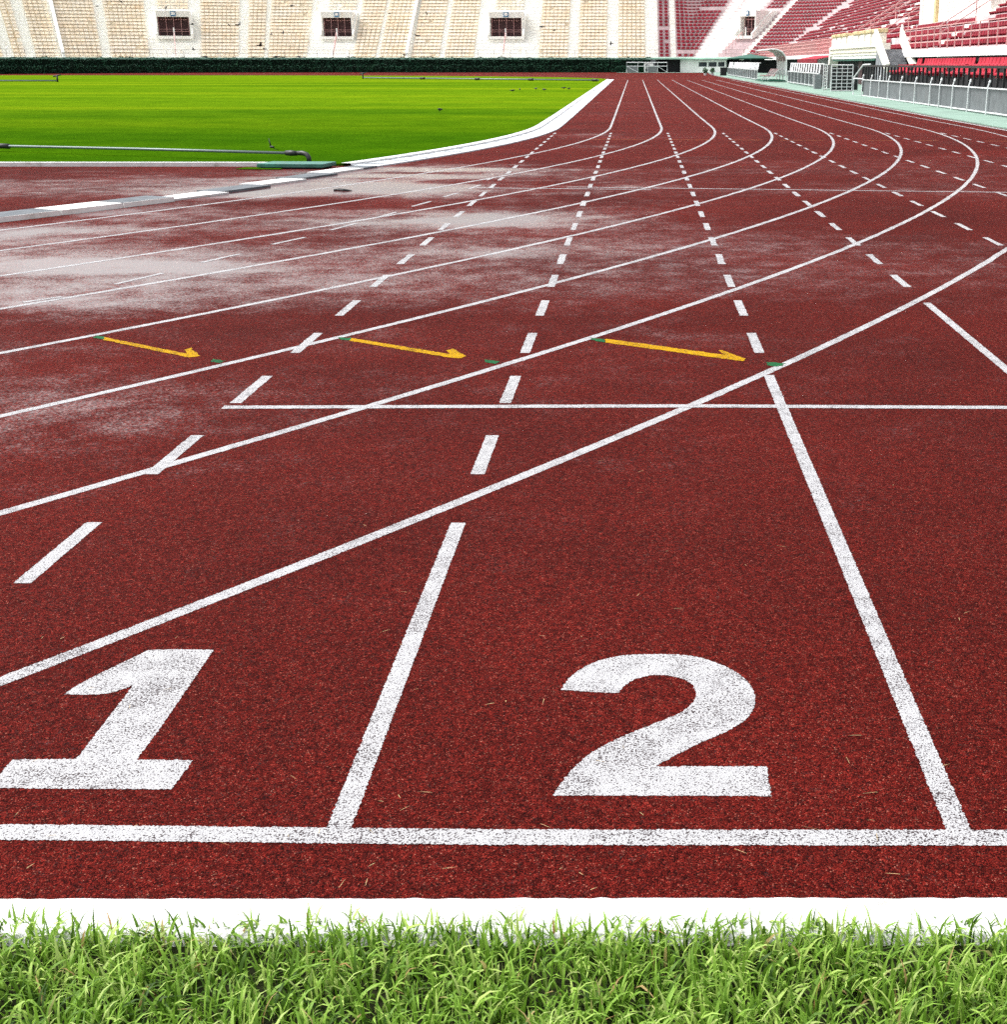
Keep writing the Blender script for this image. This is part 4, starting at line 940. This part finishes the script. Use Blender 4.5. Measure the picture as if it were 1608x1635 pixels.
# rooms under the corner
rm = thing('corner_room', (6, 170, .4), 'white walled rooms with dark windows under the corner of the red stand', 'building')
m_ = MB(); sbox(m_, .35, 3.0, -.6, -.4, .4, 1.92); sbox(m_, 3.0, 7.4, -.6, -.4, .4, 1.10); sbox(m_, 3.0, 7.4, -.6, -.4, 1.62, 1.92)
for s in (3.0, 4.5, 6.0, 7.2): sbox(m_, s, s + .2, -.6, -.4, 1.10, 1.62)
m_.build('wall', M['white2'], rm)
for s in (3.2, 4.7, 6.2): sbox(MB(), s, s + (1.3 if s < 6 else 1.0), -.5, -.46, 1.10, 1.62).build('window', M['glass'], rm)
m_ = MB()
for i in range(13): sbox(m_, .75 + i * .16, .75 + i * .16 + (.10 if i % 3 else .06), -.625, -.602, 1.66, 1.78)
m_.build('lettering', M['kerbg'], rm)
sbox(MB(), -1.2, .3, -.3, -.2, .4, 1.9).build('doorway', M['dark'], rm)

gt = thing('mesh_gate', (1.3, 168.6, .44), 'white framed mesh gate with diagonal braces at the end of the hedge', 'gate')
zg = .46
m_ = MB(); m_.tube([(-1.0, 168.5, zg), (-1.0, 168.5, zg + 1.12), (3.85, 168.5, zg + 1.12), (3.85, 168.5, zg)], .045, 8); m_.tube([(-1.0, 168.5, zg + .7), (3.85, 168.5, zg + .7)], .035, 8); m_.build('frame', M['steel'], gt)
for x_ in (.35, 1.5, 2.7): MB().tube([(x_, 168.5, zg), (x_, 168.5, zg + 1.1)], .03, 8).build('upright', M['steel'], gt)
MB().tube([(-1, 168.5, zg + .68), (.35, 168.5, zg + .02)], .025, 6).build('brace', M['steel'], gt); MB().tube([(2.7, 168.5, zg + .68), (3.85, 168.5, zg + .02)], .025, 6).build('brace', M['steel'], gt)
m_ = MB(); m_.box(-.9, .3, 168.8, 168.83, zg, zg + .66); m_.box(1.55, 2.65, 168.8, 168.83, zg, zg + .66); m_.build('infill_sheet', M['grey'], gt)
ac = thing('air_conditioner', (1.45, 169.4, .44), 'white outdoor air unit with two black fans behind the mesh gate', 'air conditioner')
bevel(MB().box(1.1, 2.2, 169.2, 169.7, zg, zg + 1.0).build('casing', M['white2'], ac), .02)
for z_ in (.27, .73): MB().tube([(1.45, 169.16, zg + z_), (1.45, 169.2, zg + z_)], .21, 16).build('fan', M['black'], ac)
cb = thing('black_cabinet', (9.4, 148.6, gz(148)), 'narrow black cabinet standing at the far end of the picket fence', 'cabinet')
bevel(MB().box(9.0, 9.65, 148.2, 148.8, gz(148), gz(148) + .85).build('body', M['black'], cb), .02); MB().box(9.05, 9.6, 148.17, 148.197, gz(148) + .08, gz(148) + .75).build('door', M['dark'], cb)
for i, (x_, l_) in enumerate(((7.6, 'small potted bush under the corner room windows'), (8.35, 'second small potted bush next to the black cabinet'))):
    t = thing('potted_bush', (x_, 152, gz(152)), l_, 'plant', 'bushes by the corner room')
    MB().tube([(x_, 152, gz(152)), (x_, 152, gz(152) + .22)], [.14, .19], 10).build('pot', M['kerbw'], t)
    m_ = MB()
    for j in range(220):
        q = Vector(RNG.normal(0, 1, 3)).normalized() * RNG.uniform(.1, .33) + Vector((x_, 152, gz(152) + .5)); u = Vector(RNG.normal(0, 1, 3)).normalized() * .07; v_ = u.cross(Vector(RNG.normal(0, 1, 3))).normalized() * .04; m_.quad(q - u, q - v_, q + u, q + v_)
    m_.build('leaves', M['bush'], t)

# ------------------------------------------------------------------ birds
def bird(loc, span, heading, bank, flap, label, flying=True):
    x, y, z = loc; m_ = MB(); s = span / 2
    c, s_ = math.cos(heading), math.sin(heading)
    def T(px, py, pz):     # px forward, py sideways
        cb_, sb_ = math.cos(bank), math.sin(bank); py, pz = py * cb_ - pz * sb_, py * sb_ + pz * cb_
        return (x + px * c - py * s_, y + px * s_ + py * c, z + pz)
    m_.tube([T(a_ * s, 0, b_ * s) for a_, b_ in ((.62, .02), (.55, .05), (.42, .06), (.30, .03), (.05, 0), (-.25, -.01), (-.42, 0), (-.75, .01))], [q * s for q in (.004, .06, .11, .11, .19, .15, .08, .13 if flying else .07)], 8)
    if flying:
        for sd in (1, -1):
            pts = [(.22, .08, .02), (.28, .5, .02 + flap * .5), (.05, 1.0, .02 + flap), (-.12, .55, .0 + flap * .5), (-.18, .08, .0)]
            tp = [T(a_ * s, sd * b_ * s, d_ * s + .006 * s) for a_, b_, d_ in pts]; bt = [T(a_ * s, sd * b_ * s, d_ * s - .07 * s) for a_, b_, d_ in pts]
            m_.add(tp + bt, [(0, 1, 2, 3, 4), (9, 8, 7, 6, 5)] + [(i, i + 5, (i + 1) % 5 + 5, (i + 1) % 5) for i in range(5)])
    else:
        for sd in (.05, -.05): m_.tube([T(.0, sd * s * 2, -.1 * s), T(.03 * s, sd * s * 2, -.42 * s)], .02 * s, 5)
    o = m_.build('bird', M['birdm'], None, True)
    return tag(o, label, 'bird', 'black birds flying before the beige stand' if flying else 'birds standing on the turf')
def at(px, py, Y):   # where a point seen there would stand in the stadium
    return ((px - 1014) / 2254 * Y, Y, 1.4453 - (py - 102.3) * Y / 2377)
FB = [(386, 41, 1.0, .3, 'black bird gliding over the seats just past the first tunnel mouth'), (371, 41, .6, .8, 'small black bird beside the gliding one over the block past the first tunnel'),
      (418, 73, 1.1, -.6, 'large black bird diving steeply above the hedge between two tunnels'), (424, 79, .7, .2, 'black bird just under the diving one above the hedge'),
      (437, 56, .6, .5, 'small black bird over the aisle before the second tunnel'), (473, 11, .8, .1, 'lone black bird high over the block before the second tunnel'), (456, 53, .6, .9, 'slim black bird over the seats close to the second tunnel'),
      (442, 91, .9, .0, 'dark bird skimming the hedge rail before the second tunnel'), (478, 91, .8, .4, 'plump dark bird on the rail line below the second tunnel'), (669, 58, 1.1, .1, 'broad-winged dark bird over the block past the thin white divider'),
      (626, 23, .5, .4, 'tiny black bird high between second tunnel and white divider'), (685, 22, .6, .9, 'tiny upright bird high just past the white divider'), (557, 91, .5, .2, 'tiny bird at the rail under the second tunnel'),
      (866, 44, 1.0, -.2, 'dark bird swooping past the edge of the third tunnel'), (886, 50, .5, .7, 'tiny bird over the seats past the third tunnel'), (976, 70, .7, .9, 'single black bird over the white aisle near the red seats'),
      (313, 40, .7, .0, 'level black bird right beside the first tunnel mouth'), (311, 80, .7, -.7, 'black bird above the hedge rail beside the first tunnel'), (166, 12, .6, .3, 'black bird high over the aisle before the first tunnel'),
      (295, 58, .4, .3, 'tiny black bird under the sill of the first tunnel'), (329, 91, .9, .1, 'dark bird low on the hedge top past the first tunnel'), (204, 4, .7, .8, 'upright black bird at the very top over the second block'),
      (274, 14, .7, 1.0, 'black bird hovering above the blue sign of the first tunnel'), (646, 88, .6, .5, 'dark bird at the foot of the thin white divider')]
for i, (px, py_, sz, bk, l_) in enumerate(FB):
    bird(at(px, py_, 150 + (i * 7) % 16), sz * .95, RNG.uniform(-.7, .7) + (math.pi if i % 2 else 0), bk, RNG.uniform(-.3, .6), l_)
TB = [(817.5, 145, 'dark bird on the far turf, first of a loose line of six'), (829, 143, 'dark bird on the far turf, second in the loose line'), (855, 142, 'third dark bird in the loose line on the turf'), (868, 143.5, 'fourth dark bird in the loose line on the turf'), (900, 141, 'fifth dark bird in the line, near the gutter'), (908, 142, 'last dark bird of the line, closest to the gutter'), (699, 176, 'lone dark bird standing in mid turf')]
for px, py_, l_ in TB:
    Y = 60.
    for _ in range(30): Y = (1.4453 - gz(Y) - .16) * 2377 / (py_ - 102.3)
    bird(((px - 1014) / 2254 * Y, Y, gz(Y) + .16), .42, RNG.uniform(0, 6), 0, 0, l_, False)
bird((-5.75, 21.9, .20), .24, 2.2, .9, .5, 'small black bird fluttering low beside the grey pipe')
# twig left on the wet lane
t = MB(); 

for k in range(4): t.tube([(-3.62 + .02 * k, 16.47 + .012 * k, .006), (-3.55 + .02 * k, 16.49 - .02 * k, .012), (-3.48 + .03 * k, 16.52 - .03 * k, .006)], [.012, .016, .004], 6)
tag(t.build('twig', M['black']), 'small dark twig lying on the wet inner lane', 'twig')
